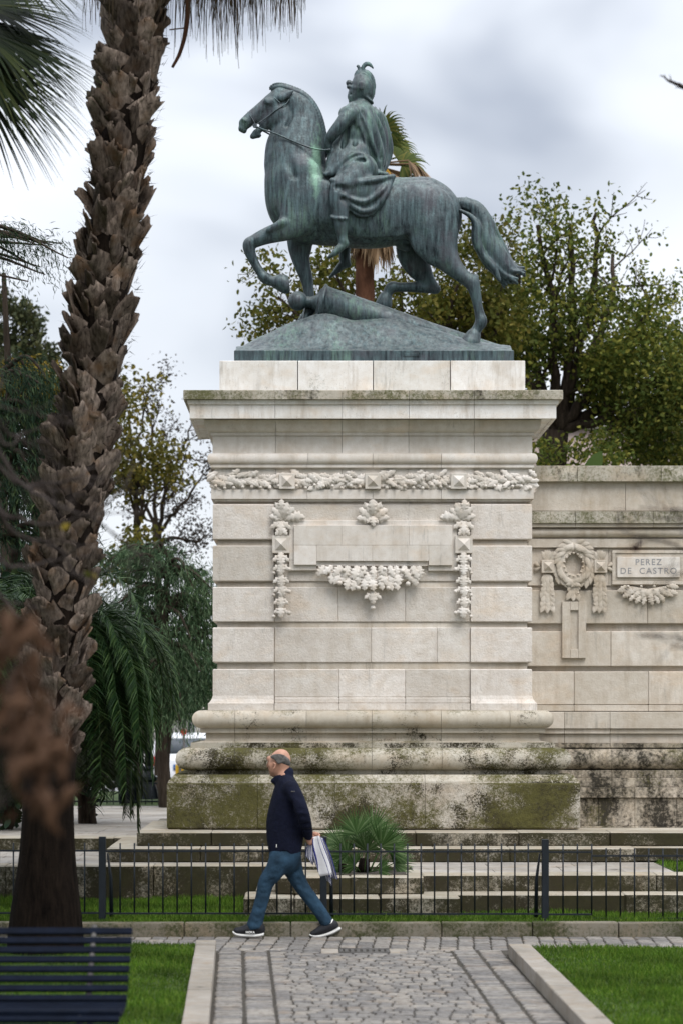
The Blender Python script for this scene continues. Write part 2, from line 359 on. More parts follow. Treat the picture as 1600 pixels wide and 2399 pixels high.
def leaf_mat(name, cols, tr=.25, rough=.6, spec=.10, nsc=.8, vlo=(.72, .75, .75)):
    n = NT(name); r = n.island(); k = len(cols)
    col = n.ramp(r, 0, 1, cols[0], cols[-1], mid=(.55, cols[k // 2]) if k > 2 else None)
    cl = n.noise(nsc, 3, .5); col = n.mix(1.0, col, n.ramp(cl, .3, .7, vlo, (1.15, 1.12, 1.0)), 'MULTIPLY')
    return n.done(col, rough, spec=spec, trans=(tr, col) if tr else None)
M['leaf_right'] = leaf_mat('leaf_broad_evergreen', [(.05, .075, .018), (.105, .135, .028), (.25, .235, .05)], tr=.3)
M['leaf_mid'] = leaf_mat('leaf_yellow_green', [(.05, .06, .013), (.10, .11, .022), (.19, .16, .04)], tr=.35)
M['leaf_olive'] = leaf_mat('leaf_olive_gold', [(.06, .065, .015), (.13, .12, .025), (.22, .17, .035)], tr=.3)
M['leaf_gold'] = leaf_mat('leaf_gold', [(.10, .085, .015), (.22, .165, .025), (.30, .20, .03)], tr=.3)
M['cedar'] = leaf_mat('cedar_needles', [(.018, .042, .018), (.050, .092, .046), (.14, .20, .115)], tr=.12)
M['conifer'] = leaf_mat('dark_conifer_needles', [(.010, .024, .014), (.022, .045, .025), (.05, .075, .03)], tr=.1)
M['frond'] = leaf_mat('feather_palm_leaflet', [(.008, .028, .008), (.020, .052, .014), (.09, .15, .05)], tr=.12, rough=.45, spec=.2)
M['frond_dark'] = leaf_mat('dark_palm_leaflet', [(.008, .014, .006), (.018, .030, .010), (.045, .055, .018)], tr=.1, rough=.45)
M['palmetto'] = leaf_mat('fan_palm_leaflet', [(.030, .065, .018), (.060, .115, .035), (.13, .19, .085)], tr=.15, rough=.4)
M['fan_green'] = leaf_mat('tall_palm_leaf', [(.05, .075, .02), (.09, .115, .03), (.16, .15, .04)], tr=.25)
M['fan_dead'] = leaf_mat('dead_palm_leaf', [(.08, .05, .03), (.18, .115, .068), (.36, .25, .165)], tr=.1, rough=.85)
M['dead_thread'] = leaf_mat('dead_palm_thread', [(.025, .02, .014), (.06, .045, .028), (.11, .08, .05)], tr=.1, rough=.85)
M['dry_leaf'] = leaf_mat('dry_brown_leaf', [(.03, .016, .010), (.085, .047, .031), (.24, .15, .105)], tr=.15, rough=.8)
M['grass'] = leaf_mat('grass_blade', [(.046, .108, .012), (.088, .185, .018), (.17, .25, .042)], tr=.25, rough=.6, nsc=1.6, vlo=(.50, .48, .55))
def bark(name, a, b, sc=(14, 14, 2.2), bump=.6, spec=.06):
    n = NT(name); k = n.noise(1, 6, .7, n.scaled(sc)); f = n.noise(40, 4, .6)
    col = n.mix(n.ramp(k, .35, .68), a, b); return n.done(col, .9, n.bump(n.math('ADD', k, n.math('MULTIPLY', f, .3)), bump, .03), spec=spec)
M['bark'] = bark('dark_bark', (.022, .017, .013), (.075, .058, .045))
M['bark_grey'] = bark('grey_twig_bark', (.03, .024, .022), (.085, .07, .065))
M['bark_palm'] = bark('palm_fibre', (.004, .003, .0025), (.017, .012, .009), (20, 20, 3), spec=.05)
M['bark_palm_red'] = bark('red_brown_palm_trunk', (.05, .024, .015), (.115, .055, .032), (8, 8, 3))
def boot():
    n = NT('palm_leaf_base'); k = n.noise(1, 6, .7, n.scaled((30, 30, 9))); big = n.noise(5, 4, .6)
    col = n.mix(n.ramp(k, .35, .7), (.030, .023, .018), (.215, .175, .145))
    col = n.mix(n.ramp(big, .5, .72), col, (.10, .062, .036)); col = n.mix(1., col, n.ramp(n.rnd(), 0, 1, (.45, .43, .42), (1.75, 1.72, 1.72)), 'MULTIPLY')
    return n.done(col, .85, n.bump(k, .5, .012), spec=.08)
M['boot'] = boot()
def flat(name, c, rough=.6, metal=0, spec=.4, var=.12, sc=12, bump=0):
    n = NT(name); k = n.noise(sc, 5, .6); col = n.mix(n.ramp(k, .3, .7), tuple(x * (1 - var) for x in c), tuple(min(1, x * (1 + var)) for x in c))
    return n.done(col, rough, n.bump(n.noise(sc * 6, 4), bump, .004) if bump else None, metal, spec)
M['soil'] = flat('lawn_soil', (.045, .075, .014), .95, sc=5, var=.4)
M['ground'] = flat('park_ground', (.10, .095, .06), .95, sc=.6, var=.4)
M['mortar'] = flat('cobble_joint', (.055, .048, .038), .95, sc=18, var=.4)
M['paint_dark'] = flat('fence_dark_paint', (.009, .013, .018), .5, var=.25, spec=.3)
M['bench_paint'] = flat('bench_blue_black_paint', (.005, .008, .017), .6, var=.3, spec=.06)
M['iron'] = flat('cast_iron', (.09, .085, .08), .7, var=.3)
M['void'] = flat('drain_dark', (.006, .006, .006), .9)
def cobble():
    n = NT('granite_sett'); r = n.rnd(); k = n.noise(16, 5, .65); isl = n.island()
    t = n.math('FRACT', n.math('ADD', n.math('MULTIPLY', r, 7.13), n.math('MULTIPLY', isl, 3.7)))
    col = n.ramp(t, 0, 1, (.17, .163, .158), (.33, .302, .268), mid=(.5, (.245, .232, .218)))
    col = n.mix(n.ramp(k, .42, .72), col, n.mix(1., col, (.5, .47, .44), 'MULTIPLY'))
    col = n.mix(n.math('MULTIPLY', n.ramp(n.noise(1.2, 4, .6), .45, .7), .55), col, n.mix(1., col, (.58, .57, .58), 'MULTIPLY'))
    rust = n.math('MULTIPLY', n.ramp(n.noise(3, 4, .6, n.scaled((1, 1, 1), loc=(4, 4, 4))), .55, .72), .45); col = n.mix(rust, col, (.33, .24, .16))
    return n.done(col, n.ramp(k, .3, .7, (.38,) * 3, (.7,) * 3), n.bump(n.noise(45, 5, .6), .5, .008), spec=.4)
M['cobble'] = cobble()
random.seed(7); RNG = np.random.default_rng(7)
# ------------------------------------------------------------------ ground and paving
def sheet(name, x0, x1, y0, y1, z, mat):
    me = mesh_np(name, [(x0, y0, z), (x1, y0, z), (x1, y1, z), (x0, y1, z)], np.array([[0, 1, 2, 3]]), mat=mat)
    return tag(link(name, me), kind='structure')
sheet('ground', -1500, 1500, -300, 2500, -0.06, M['ground'])
LK = lambda y: -.83 + (20.6 - y) * .0315          # inner face of the left kerb
RK = lambda y: 1.64 + (20.26 - y) * .0138         # inner face of the right kerb
def prism(name, pts, z0, z1, mat, parent=None, bev=0.0, jit=0.0):
    bm = bmesh.new(); lo = [bm.verts.new((p[0], p[1], z0)) for p in pts]; hi = [bm.verts.new((p[0], p[1], z1)) for p in pts]
    n = len(pts); bm.faces.new(lo[::-1]); bm.faces.new(hi)
    for i in range(n): bm.faces.new((lo[i], lo[(i + 1) % n], hi[(i + 1) % n], hi[i]))
    if bev: bmesh.ops.bevel(bm, geom=list(bm.edges), offset=bev, segments=2, affect='EDGES', profile=.6)
    if jit:
        for v in bm.verts: v.co += Vector([random.uniform(-jit, jit) for _ in range(3)])
    return link(name, bm_mesh(name, bm, mat), parent)
path = tag(prism('path', [(-9, 22.12), (9, 22.12), (9, 20.9), (RK(20.9), 20.9), (RK(8), 8), (LK(8), 8), (LK(20.9), 20.9), (-9, 20.9)], -.05, -.014, M['mortar']), kind='structure')
SETT = []
for v in range(4):
    bm = bmesh.new(); box_bm(bm, -.5, .5, -.5, .5, -.5, .5)
    bmesh.ops.bevel(bm, geom=list(bm.edges), offset=.11, segments=2, affect='EDGES', profile=.5)
    for q in bm.verts: q.co += Vector((random.uniform(-.04, .04), random.uniform(-.05, .05), random.uniform(-.03, .02)))
    SETT.append(bm_mesh('sett', bm, M['cobble'], True))
setts = []
y = 22.10; 
xs = -8.0
while xs < 8.0:                                     # cross path: columns of setts with their long side across it
    w = random.uniform(.135, .165); y = 22.08
    sk = .0
    while y > 20.92:
        l = min(random.uniform(.17, .30), y - 20.9); 
        if l > .05: setts.append((xs + w / 2 + (22.1 - y) * -.06, y - l / 2, w - .014, l - .012, random.uniform(-.012, .012), 0))
        y -= l
    xs += w
y = 20.88
while y > 8.2:                                      # main path: rows between two lengthwise bands on either side
    d = random.uniform(.11, .135); L, R = LK(y) + .01, RK(y) - .01
    for b in (L + .11, L + .33, R - .33, R - .11): setts.append((b, y - d / 2, .19, d - .03, random.uniform(-.05, .05), 1))
    x = L + .445
    while x < R - .46:
        w = min(random.uniform(.09, .17), R - .445 - x)
        if w > .05: setts.append((x + w / 2, y - d / 2, w - .012, d - .028, random.uniform(-.03, .03), 1))
        x += w
    y -= d
def vis(s):
    u = VX + s[0] * F / s[1]; v = HY + H * F / s[1]
    return -20 < u < 1620 and v < 2420
setts = [s for s in setts if not (XA(770, 20.9) < s[0] < XA(930, 20.9) and 20.6 < s[1] < 21.05)]
vs = sorted([s for s in setts if vis(s)], key=lambda s: -(s[2] * s[3]) / s[1] ** 3); keep = set(id(s) for s in vs[:300])
jm = MB()
for s in setts:
    me = random.choice(SETT); m = Matrix.Translation((s[0], s[1], -.036 + random.uniform(-.002, .002))) @ Euler((random.uniform(-.018, .018), random.uniform(-.02, .02), s[4] * .6)).to_matrix().to_4x4() @ Matrix.Diagonal((s[2], s[3], .07, 1))
    if id(s) in keep: link('sett', me, path, m)
    else:
        co = np.array([m @ v.co for v in me.vertices]); fs = {}
        for p in me.polygons: fs.setdefault(len(p.vertices), []).append(tuple(p.vertices))
        jm.add(co, *[np.array(f) for f in fs.values()])
tag(jm.build('sett_paving', M['cobble'], path, True), kind='stuff')
# drain in the path
dr = thing('drain_grate', 'rectangular iron drain grate with square slots set into the cobbled path', 'drain', (XA(850, 20.85), 20.85, 0))
gx0, gx1 = XA(797, 20.85), XA(908, 20.85)
box('drain_pit', gx0, gx1, 20.66, 20.96, -.06, -.022, M['void'], dr)
fr = MB(); fr.box(gx0 - .012, gx1 + .012, 20.64, 20.69, -.05, .003); fr.box(gx0 - .012, gx1 + .012, 20.93, 20.98, -.05, .003)
fr.box(gx0 - .012, gx0 + .02, 20.69, 20.93, -.05, .003); fr.box(gx1 - .02, gx1 + .012, 20.69, 20.93, -.05, .003); fr.build('frame', M['iron'], dr)
for i in range(1, 8):
    x = gx0 + (gx1 - gx0) * i / 8; box('bar', x - .014, x + .014, 20.69, 20.93, -.03, .001, M['iron'], dr)
for sx in (-1, 1):
    xx = XA(797 - 24, 20.85) if sx < 0 else XA(908 + 24, 20.85); box('concrete_collar', xx - .075, xx + .075, 20.63, 20.99, -.05, -.002, M['kerb'], dr, .004)
# kerbs
kb = tag(prism('kerb', [(-9, 22.16), (9, 22.16), (9, 22.26), (-9, 22.26)], -.05, .08, M['kerb_dark']), kind='structure')
jx = [-9, -7.6, -6.2, -4.7, -3.3, -2.2, XA(432, 22.1), XA(681, 22.1), XA(1034, 22.1), XA(1247, 22.1), XA(1449, 22.1), 3.9, 5.2, 6.6, 8]
for a, b in zip(jx[:-1], jx[1:]): prism('kerb_stone', [(a + .005, 22.125), (b - .005, 22.125), (b - .005, 22.29), (a + .005, 22.29)], -.05, .12 + random.uniform(-.003, .003), M['kerb_dark'], kb, .012)
kb = tag(prism('kerb', [(LK(20.5) - .14, 20.5), (LK(20.5) - .03, 20.5), (LK(8) - .03, 8), (LK(8) - .14, 8)], -.05, .07, M['kerb']), kind='structure')
ys = [20.72, 20.3, 19.4, 18.4, 17.1, 15.9, 14.6, 13.2, 11.5, 9.8, 8]
for a, b in zip(ys[:-1], ys[1:]): prism('kerb_stone', [(LK(a) - .17, a - .004), (LK(a), a - .004), (LK(b), b + .004), (LK(b) - .17, b + .004)], -.05, .10 + random.uniform(-.004, .004), M['kerb'], kb, .012, .002)
kb = tag(prism('kerb', [(RK(20.2) + .03, 20.2), (RK(20.2) + .15, 20.2), (RK(8) + .15, 8), (RK(8) + .03, 8)], -.05, .07, M['kerb']), kind='structure')
ys = [20.40, 19.4, 18.25, 17.3, 16.4, 15.6, 14.6, 13.2, 11.5, 9.8, 8]
for a, b in zip(ys[:-1], ys[1:]): prism('kerb_stone', [(RK(a), a - .004), (RK(a) + .18, a - .004), (RK(b) + .18, b + .004), (RK(b), b + .004)], -.05, .10 + random.uniform(-.004, .004), M['kerb'], kb, .012, .002)
for x0, x1 in ((-9, LK(20.9) - .17), (RK(20.6) + .18, 9)):
    e = tag(prism('lawn_edging', [(x0, 20.83 if x0 < 0 else 20.5), (x1, 20.83 if x0 < 0 else 20.5), (x1, 20.9 if x0 < 0 else 20.57), (x0, 20.9 if x0 < 0 else 20.57)], -.05, .035, M['kerb']), kind='structure')
prism('sett_strip', [(RK(20.9), 20.56), (9, 20.56), (9, 20.92), (RK(20.9), 20.92)], -.05, -.012, M['mortar'], path)
# lawns
def lawn(name, pts, z, seedpts, dens, label_, hmin=.025, hmax=.06, cut=None):
    base = tag(prism(name, pts, z - .15, z, M['soil']), kind='structure')
    (x0, x1, y0, y1) = seedpts; n = int((x1 - x0) * (y1 - y0) * dens)
    P = np.stack([RNG.uniform(x0, x1, n), RNG.uniform(y0, y1, n), np.full(n, z - .004)], -1)
    if cut is not None: P = P[cut(P)]
    n = len(P); D = RNG.normal(size=(n, 3)) * .45; D[:, 2] = 1; X, Y, Z = frames(D, RNG)
    hh = RNG.uniform(hmin, hmax, n) * (.7 + .6 * (np.sin(P[:, 0] * 3.1 + 1.3 * np.sin(P[:, 1] * 2.2)) * .5 + .5)); S = np.stack([hh, RNG.uniform(.005, .009, n), hh], -1)
    V, Fs = scatter([(0, .5, 0), (0, -.5, 0), (.6, .32, .08), (.6, -.32, .08), (1, 0, .28)], [np.array([(0, 1, 3, 2)]), np.array([(2, 3, 4)])], P, X, Y, Z, S)
    o = link('grass', mesh_np('grass', V, Fs, mat=M['grass'])); tag(o, label_, 'grass', kind='stuff'); return base
lawn('lawn', [(-9, 22.29), (9, 22.29), (9, 25.2), (-9, 25.2)], .09, (-3.4, 4.2, 22.3, 25.1), 3600, 'bright green grass behind the fence at the foot of the monument', .03, .075)
lawn('lawn', [(-9, 8), (LK(8) - .17, 8), (LK(20.5) - .17, 20.83), (-9, 20.83)], .05, (-2.9, -.6, 13.8, 20.83), 3800, 'short green grass beside the bench and the cobbled path', .02, .05, lambda P: (P[:, 0] < -.83 - .18 + (20.6 - P[:, 1]) * .0315) & (P[:, 0] > -3.3))
lawn('lawn', [(RK(8) + .18, 8), (9, 8), (9, 20.5), (RK(20.5) + .18, 20.5)], .055, (1.8, 3.6, 14.6, 20.5), 4200, 'short green grass on the far side of the cobbled path from the bench', .02, .05, lambda P: P[:, 0] > 1.64 + .19 + (20.26 - P[:, 1]) * .0138)
# ------------------------------------------------------------------ terrace and steps
PF = 27.0                                           # plane of the pedestal's body
XC, HWB, PB = .655, 1.778, 28.6                     # its centre line, half width, back plane
def blocks(name, xs, y0, y1, z0, z1, mat, parent, bev=.008, jit=.003, gap=.002):
    for a, b in zip(xs[:-1], xs[1:]): box(name, a + gap, b - gap, y0 + random.uniform(-.002, .002), y1, z0, z1 - random.uniform(0, .002), mat, parent, bev, 1, jit)
def joints(x0, x1, w, v=.25):
    r = [x0]
    while r[-1] < x1 - w * .6: r.append(r[-1] + w * random.uniform(1 - v, 1 + v))
    r[-1] = x1; return r
mb = MB(); mb.box(-9, 3.60, 25.2, 36.5, -.1, .40); mb.box(1.0, 3.60, 23.85, 25.199, -.1, .399); mb.box(3.6, 12, 23.851, 30, -.1, .38)
terr = tag(mb.build('terrace', M['stone_step']), kind='structure')
def slabs(x0, x1, y0, y1, z, w, d, parent=None, holes=None):
    y = y0
    while y < y1 - .05:
        dd = min(d * random.uniform(.8, 1.2), y1 - y); dd = dd if y1 - y - dd > .12 else y1 - y
        xs = joints(x0 - (random.random() * w if False else 0), x1, w)
        for a, b in zip(xs[:-1], xs[1:]): box('paving_slab', a + .003, b - .003, y + .003, y + dd - .003, z - .05, z - random.uniform(0, .003), M['stone_tread'], parent or terr, .004)
        y += dd
slabs(1.0, 3.60, 24.10, 25.62, .45, .75, .42)
slabs(-4.2, 1.02, 25.45, 26.3, .451, .8, .45)
slabs(-5.5, -2.0, 26.3, 27.7, .45, .9, .5)
blocks('retaining_block', joints(-5.4, 1.2, 1.35), 25.1, 25.45, -.05, .45, M['stone_step'], terr, .012)
# front steps of the terrace
blocks('step_block', joints(XA(990, 23.7), 7.5, 1.25), 23.75, 24.10, .27, .45, M['stone_step'], terr, .012)
blocks('step_block', joints(XA(1060, 23.4), 7.5, 1.45), 23.4, 23.86, -.05, .285, M['stone_step'], terr, .012)
# raised plaza beside and behind the pedestal
mb = MB(); mb.box(-9, -1.2, 27.78, 36.6, .40, .56); plz = tag(mb.build('plaza', M['stone_step']), kind='structure')
blocks('plaza_edge', joints(-6, -1.3, 1.2), 27.7, 28.1, .41, .60, M['stone_step'], plz, .01)
slabs(-5.5, -1.3, 28.1, 36.5, .60, .95, .62, plz)
tag(prism('lawn', [(3.62, 24.12), (12, 24.12), (12, 27), (3.62, 27)], .3, .44, M['soil']), kind='structure')
n = 5200; P = np.stack([RNG.uniform(3.63, 5.2, n), RNG.uniform(24.13, 25.7, n), np.full(n, .438)], -1); D = RNG.normal(size=(n, 3)) * .4; D[:, 2] = 1
X, Y, Z = frames(D, RNG); hh = RNG.uniform(.03, .06, n); V, Fs = scatter([(0, .5, 0), (0, -.5, 0), (.6, .32, .08), (.6, -.32, .08), (1, 0, .28)], [np.array([(0, 1, 3, 2)]), np.array([(2, 3, 4)])], P, X, Y, Z, np.stack([hh, np.full(n, .008), hh], -1))
tag(link('grass', mesh_np('grass', V, Fs, mat=M['grass'])), 'patch of green grass level with the terrace beside the side wall', 'grass', kind='stuff')
# the two monument steps
stp = thing('monument_steps', 'two weathered green-stained stone steps carrying the monument', 'steps', (XC, 26, .45))
mbc = MB(); mbc.box(-1.85, 11, 26.4, 29.3, .30, .74); mbc.build('step_core', M['stone_step'], stp)
blocks('step_block', joints(XA(250, 25.6), XA(1490, 25.6), 1.05), 25.6, 26.05, .452, .60, M['stone_step'], stp, .01)
blocks('step_block', joints(XA(1490, 25.6), 8, 1.3), 25.75, 26.05, .452, .60, M['stone_step'], stp, .01)
blocks('step_block', joints(XA(321, 26.0), 8, 1.0), 26.0, 26.45, .601, .75, M['stone_step'], stp, .01)
for y0 in (26.05, 27.0): box('step_block', XA(250, 25.6), XA(321, 26) + .1, y0 + .002, y0 + .95, .452, .60, M['stone_step'], stp, .01)
for y0 in (26.45, 27.5): box('step_block', XA(321, 26), XA(321, 26) + .45, y0 + .002, y0 + 1.05, .601, .75, M['stone_step'], stp, .01)
# stepped planter block
pl = thing('planter_block', 'two-tier mossy stone block with a small fan palm on top', 'planter', (XA(820, 23.2), 23.3, .09))
blocks('tier_stone', [XA(571, 23.1), XA(690, 23.1), XA(890, 23.1), XA(1076, 23.1)], 23.05, 23.8, -.05, .28, M['stone_step'], pl, .014, .005)
blocks('tier_stone', [XA(645, 23.4), XA(820, 23.4), XA(993, 23.4)], 23.4, 24.35, .281, .455, M['stone_step'], pl, .014, .005)
box('tier_stone', XA(600, 23.8), XA(690, 23.8), 23.8, 25.08, -.05, .30, M['stone_step'], pl, .012)
box('planting_soil', XA(770, 23.9), XA(950, 23.9), 23.62, 24.2, .44, .464, M['mortar'], pl, .005)
# ------------------------------------------------------------------ fence
fy = 22.62
fen = thing('park_fence', 'low dark metal railing fence along the kerb in front of the monument', 'fence', (0, fy, .09))
px = [241 - 517, 241, 758, 1276, 1276 + 517]
for p in px:
    x = XA(p, fy); box('post', x - .032, x + .032, fy - .03, fy + .03, .0, ZA(1960 if p < 1000 else 1966, fy), M['paint_dark'], fen, .004)
    for sx in ((.045,) if p < 1000 else (-.045,)):
        m = MB(); m.tube([(x + sx, fy + .05, ZA(2000, fy)), (x + sx * 1.6, fy + .09, ZA(2060, fy)), (x + sx * 1.7, fy + .10, ZA(2150, fy))], [.008, .016, .02], 6); m.build('brace', M['paint_dark'], fen)
for k in range(4):
    a, b = XA(px[k], fy) + .033, XA(px[k + 1], fy) - .033
    if k == 3: b = XA(1385, fy)
    dz = ZA(1996 if k == 3 else 1993 + k, fy)
    def rails(a, b, zt, zb, zp):
        box('rail', a, b, fy - .012, fy + .012, zt - .008, zt + .008, M['paint_dark'], fen); box('rail', a, b, fy - .012, fy + .012, zb - .008, zb + .008, M['paint_dark'], fen)
        n = int(round((b - a) / .129)); 
        for i in range(1, n if b - a > 1.5 else n + 1):
            x = a + (b - a) * i / n; m = MB(); m.tube([(x, fy, zb - .01), (x, fy, zp)], .0075, 6); m.build('bar', M['paint_dark'], fen)
    rails(a, b, dz, ZA(2139 + k, fy), dz + .075)
    if k == 3: rails(XA(1385, fy) + .002, XA(px[4], fy) - .033, ZA(2005, fy), ZA(2152, fy), ZA(1987, fy))
# ------------------------------------------------------------------ pedestal
XL, XR = XC - HWB, XC + HWB
def off(pl_, pr_):                                  # outward offset of a course from its left and right ends in the photograph
    w = (pr_ - pl_) / F; return (w * PF - 2 * HWB) / (2 + w)
def zo(py, o): return ZA(py, PF - o)
ped = thing('monument_pedestal', 'tall pale limestone pedestal with rusticated blocks, carved garlands and mossy base', 'pedestal', (XC, 27.8, .75))
INN = -.16
def station(kind, x, o, z):
    if kind == 'LB': return (XL - o, PB + o, z)
    if kind == 'L': return (XL - o, PF - o, z)
    if kind == 'F': return (x, PF - o, z)
    if kind == 'R': return (XR + o, PF - o, z)
    return (XR + o, PB + o, z)
def ring(name, prof, jpx, mat, oj=0.0, smooth=False, gap=.002, inner=INN, back=True, lr=True, oin=None):
    """a course of stones round the pedestal: prof = (offset, z) bottom to top, jpx = joints on the front in photo pixels"""
    prof = list(prof); prof = [(inner, prof[0][1])] + prof + [(inner, prof[-1][1])]
    xs = [XA(p, PF - oj) for p in jpx]; runs = []
    if lr: runs.append([('LB', 0), ('L', 0), ('F', xs[0] - gap)]); runs += [[('F', a + gap), ('F', b - gap)] for a, b in zip(xs[:-1], xs[1:])]; runs.append([('F', xs[-1] + gap), ('R', 0), ('RB', 0)])
    else: runs += [[('F', a + gap), ('F', b - gap)] for a, b in zip(xs[:-1], xs[1:])]
    if back and lr: runs.append([('RB', 0), ('LB', 0)])
    n = len(prof)
    for r in runs:
        jo = random.uniform(-.0015, .0015); V = []
        for kd, x in r: V += [station(kd, x, o + (jo if 0 < i < n - 1 else 0), z) for i, (o, z) in enumerate(prof)]
        Q = [(s * n + i, s * n + (i + 1) % n, (s + 1) * n + (i + 1) % n, (s + 1) * n + i) for s in range(len(r) - 1) for i in range(n)]
        bm = bmesh.new(); bv = [bm.verts.new(v) for v in V]
        for q in Q: bm.faces.new([bv[i] for i in q])
        bm.faces.new(bv[:n][::-1]); bm.faces.new(bv[-n:])
        me = bm_mesh(name, bm, mat)
        o = link(name, me, ped)
        if smooth:
            me.polygons.foreach_set('use_smooth', np.ones(len(me.polygons), bool)); me.set_sharp_from_angle(angle=math.radians(35))
def arc(o0, o1, z0, z1, n=12, full=True):
    """half round (torus) profile bulging from o0 to o1"""
    return [(o0 + (o1 - o0) * math.sin(math.pi * i / n), (z0 + z1) / 2 - (z1 - z0) / 2 * math.cos(math.pi * i / n)) for i in range(n + 1)]
# core (seen only in the grooves)
mb = MB(); mb.box(XL + .05, XR - .05, PF + .045, PB - .05, .70, ZA(1174, PF)); mb.build('core', M['stone_wall'], ped)
mb = MB(); mb.box(XL + .15, XR - .15, PF + .15, PB - .15, ZA(1174, PF) + .001, ZA(914, PF)); mb.build('upper_core', M['stone_smooth'], ped)
# plinth
o = off(390, 1356); z0 = .752
zt = zo(1835, o); zb = zo(1815, o - .07)
ring('plinth_stone', [(o - .02, z0), (o, z0 + .02), (o, zt - .012), (o - .008, zt)], [604, 784, 995], M['stone_plinth'], o)
ring('plinth_bevel', [(o - .010, zt + .001), (o - .012, zt + .02), (o - .075, zb)], [604, 784, 995], M['stone_moss'], o)
of_ = off(440, 1305); zf = zo(1804, of_)
ring('base_fillet', [(of_, zb + .001), (of_, zf)], [649, 870, 1100], M['stone_moss'], of_)
ot = off(408, 1333.7); zt2 = zo(1752, ot - .08)
ring('lower_torus', arc(ot - .12, ot, zf + .001, zt2, 16), [550, 718, 871, 1035], M['stone_moss'], ot, True)
o2 = off(446, 1297); z2 = zo(1740, o2); ring('base_band', [(o2, zt2 + .001), (o2, z2)], [718, 871, 1035], M['stone_moss'], o2)
o3 = off(483, 1262); o4 = off(473, 1279); z3 = zo(1717, o3); z4 = zo(1706, o4)
ring('scotia', [(o2 - .04, z2 + .001), (o3 + .01, z2 + .02), (o3, z2 + .045), (o3, z3), (o4, z3 + .002), (o4, z4)], [551, 718, 871, 1033], M['stone_torus'], o3)
o5 = off(447.5, 1293); z5 = zo(1664, o5 - .06); ring('upper_torus', arc(o5 - .095, o5, z4 + .001, z5, 14), [551, 718, 871, 1033, 1194], M['stone_torus'], o5, True)
o6 = off(489, 1258); z6 = zo(1648, o6); zfl = zo(1634, 0)
PXL, PXR = 642.5, 1102.0                               # pilaster inner edges
REC = -.028
ring('apron', [(o6, z5 + .001), (o6, z6 - .002), (o6 - .012, z6 + .004), (.012, zfl), (.004, zfl + .02)], [PXL, PXR], M['stone'], 0, back=True) if False else None
# courses of the body: corner piers proud, centre bay recessed
CRS = [(1567.5, 1662, [794, 949]), (1470, 1552, [869, 1023]), (1375, 1457, [792, 949]), (1278, 1362, []), (1181, 1264, [])]
xl, xr = XA(PXL, PF), XA(PXR, PF)
def pier(z0, z1, flare):
    c = .010
    pr = [(-.0 - c, z0), (0, z0 + c), (0, z1 - c), (-c, z1)]
    if flare: pr = [(o6, z0), (o6, z6), (o6 - .015, z6 + .012), (.012, zfl - .02), (0, zfl + .02), (0, z1 - c), (-c, z1)]
    n0 = len(ped.children)
    pf = [(INN, pr[0][1])] + pr + [(INN, pr[-1][1])]; n = len(pf)
    for side in (0, 1):
        st = [('LB', 0), ('L', 0), ('F', xl)] if side == 0 else [('F', xr), ('R', 0), ('RB', 0)]
        V = [station(k, x, oo, z) for k, x in st for oo, z in pf]
        bm = bmesh.new(); bv = [bm.verts.new(v) for v in V]
        for s in range(2):
            for i in range(n): bm.faces.new((bv[s * n + i], bv[s * n + (i + 1) % n], bv[(s + 1) * n + (i + 1) % n], bv[(s + 1) * n + i]))
        bm.faces.new(bv[:n][::-1]); bm.faces.new(bv[-n:]); link('pier_block', bm_mesh('pier_block', bm, M['stone']), ped)
    bm = bmesh.new(); box_bm(bm, XL, XR, PB - .12, PB, z0, z1, .01); link('back_block', bm_mesh('back_block', bm, M['stone']), ped)
for i, (yt, yb, jj) in enumerate(CRS):
    z1, z0 = ZA(yt, PF), ZA(yb, PF) if i else z5 + .001
    pier(z0, z1, i == 0)
    xs = [xl + .004] + [XA(p, PF) for p in jj] + [xr - .004]
    for a, b in zip(xs[:-1], xs[1:]):
        if i == 0:
            box('bay_block', a + .001, b - .001, PF - REC, PF + .2, zfl + .002, z1, M['stone'], ped, .008)
            box('bay_apron', a + .001, b - .001, PF - o6 - REC, PF + .2, z0, z6, M['stone'], ped, .004)
            box('bay_step', a + .001, b - .001, PF - o6 * .4 - REC, PF + .2, z6 + .001, zfl + .001, M['stone'], ped, .01)
        else: box('bay_block', a + .001, b - .001, PF - REC, PF + .2, z0, z1, M['stone'], ped, .008)
# band under the garland, frieze, cornice
ob = off(497, 1251); zb0, zb1, zb2 = ZA(1174.5, PF), ZA(1169, PF), zo(1147, ob)
ring('band', [(ob - .035, zb0), (ob - .035, zb1 - .001), (ob, zb1), (ob, zb2)], [720, 873, 1033], M['stone_smooth'], ob)
zg0, zg1 = zb2 + .001, zo(1098, 0); ogb = ob - .035
ring('garland_field', [(ogb, zg0), (ogb, zg1)], [646, 801, 957, 1110], M['stone_smooth'], 0)
of2 = off(500, 1256); zf2 = zo(1088, of2); ring('fillet', [(of2 - .02, zg1 + .001), (of2, zg1 + .012), (of2, zf2)], [720, 873, 1033], M['stone_smooth'], of2)
ot2 = off(494, 1261); zt3 = zo(1062, ot2 - .03); ring('neck_torus', arc(of2 - .01, ot2 + .012, zf2 + .001, zt3, 8), [722, 873, 1033], M['stone_smooth'], ot2, True)
ofr = off(503, 1250); zfr = zo(1021, ofr); ring('frieze_stone', [(ofr, zt3 + .001), (ofr, zfr)], [646, 801, 957, 1110], M['stone_smooth'], ofr)
obm = off(484, 1271); ocr = off(449, 1306); osl = off(434, 1321.5)
zc0 = zo(978, ocr); zbm = zc0 - .004
ring('bed_mould', [(ofr + .02, zfr + .001), (ofr + .02, zfr + .035)] + [(ofr + .022 + (obm - ofr - .02) * math.sin(t * math.pi / 2 / 6), zfr + .036 + (zbm - zfr - .04) * (1 - math.cos(t * math.pi / 2 / 6))) for t in range(7)], [646, 801, 957, 1110], M['stone_smooth'], obm, True)
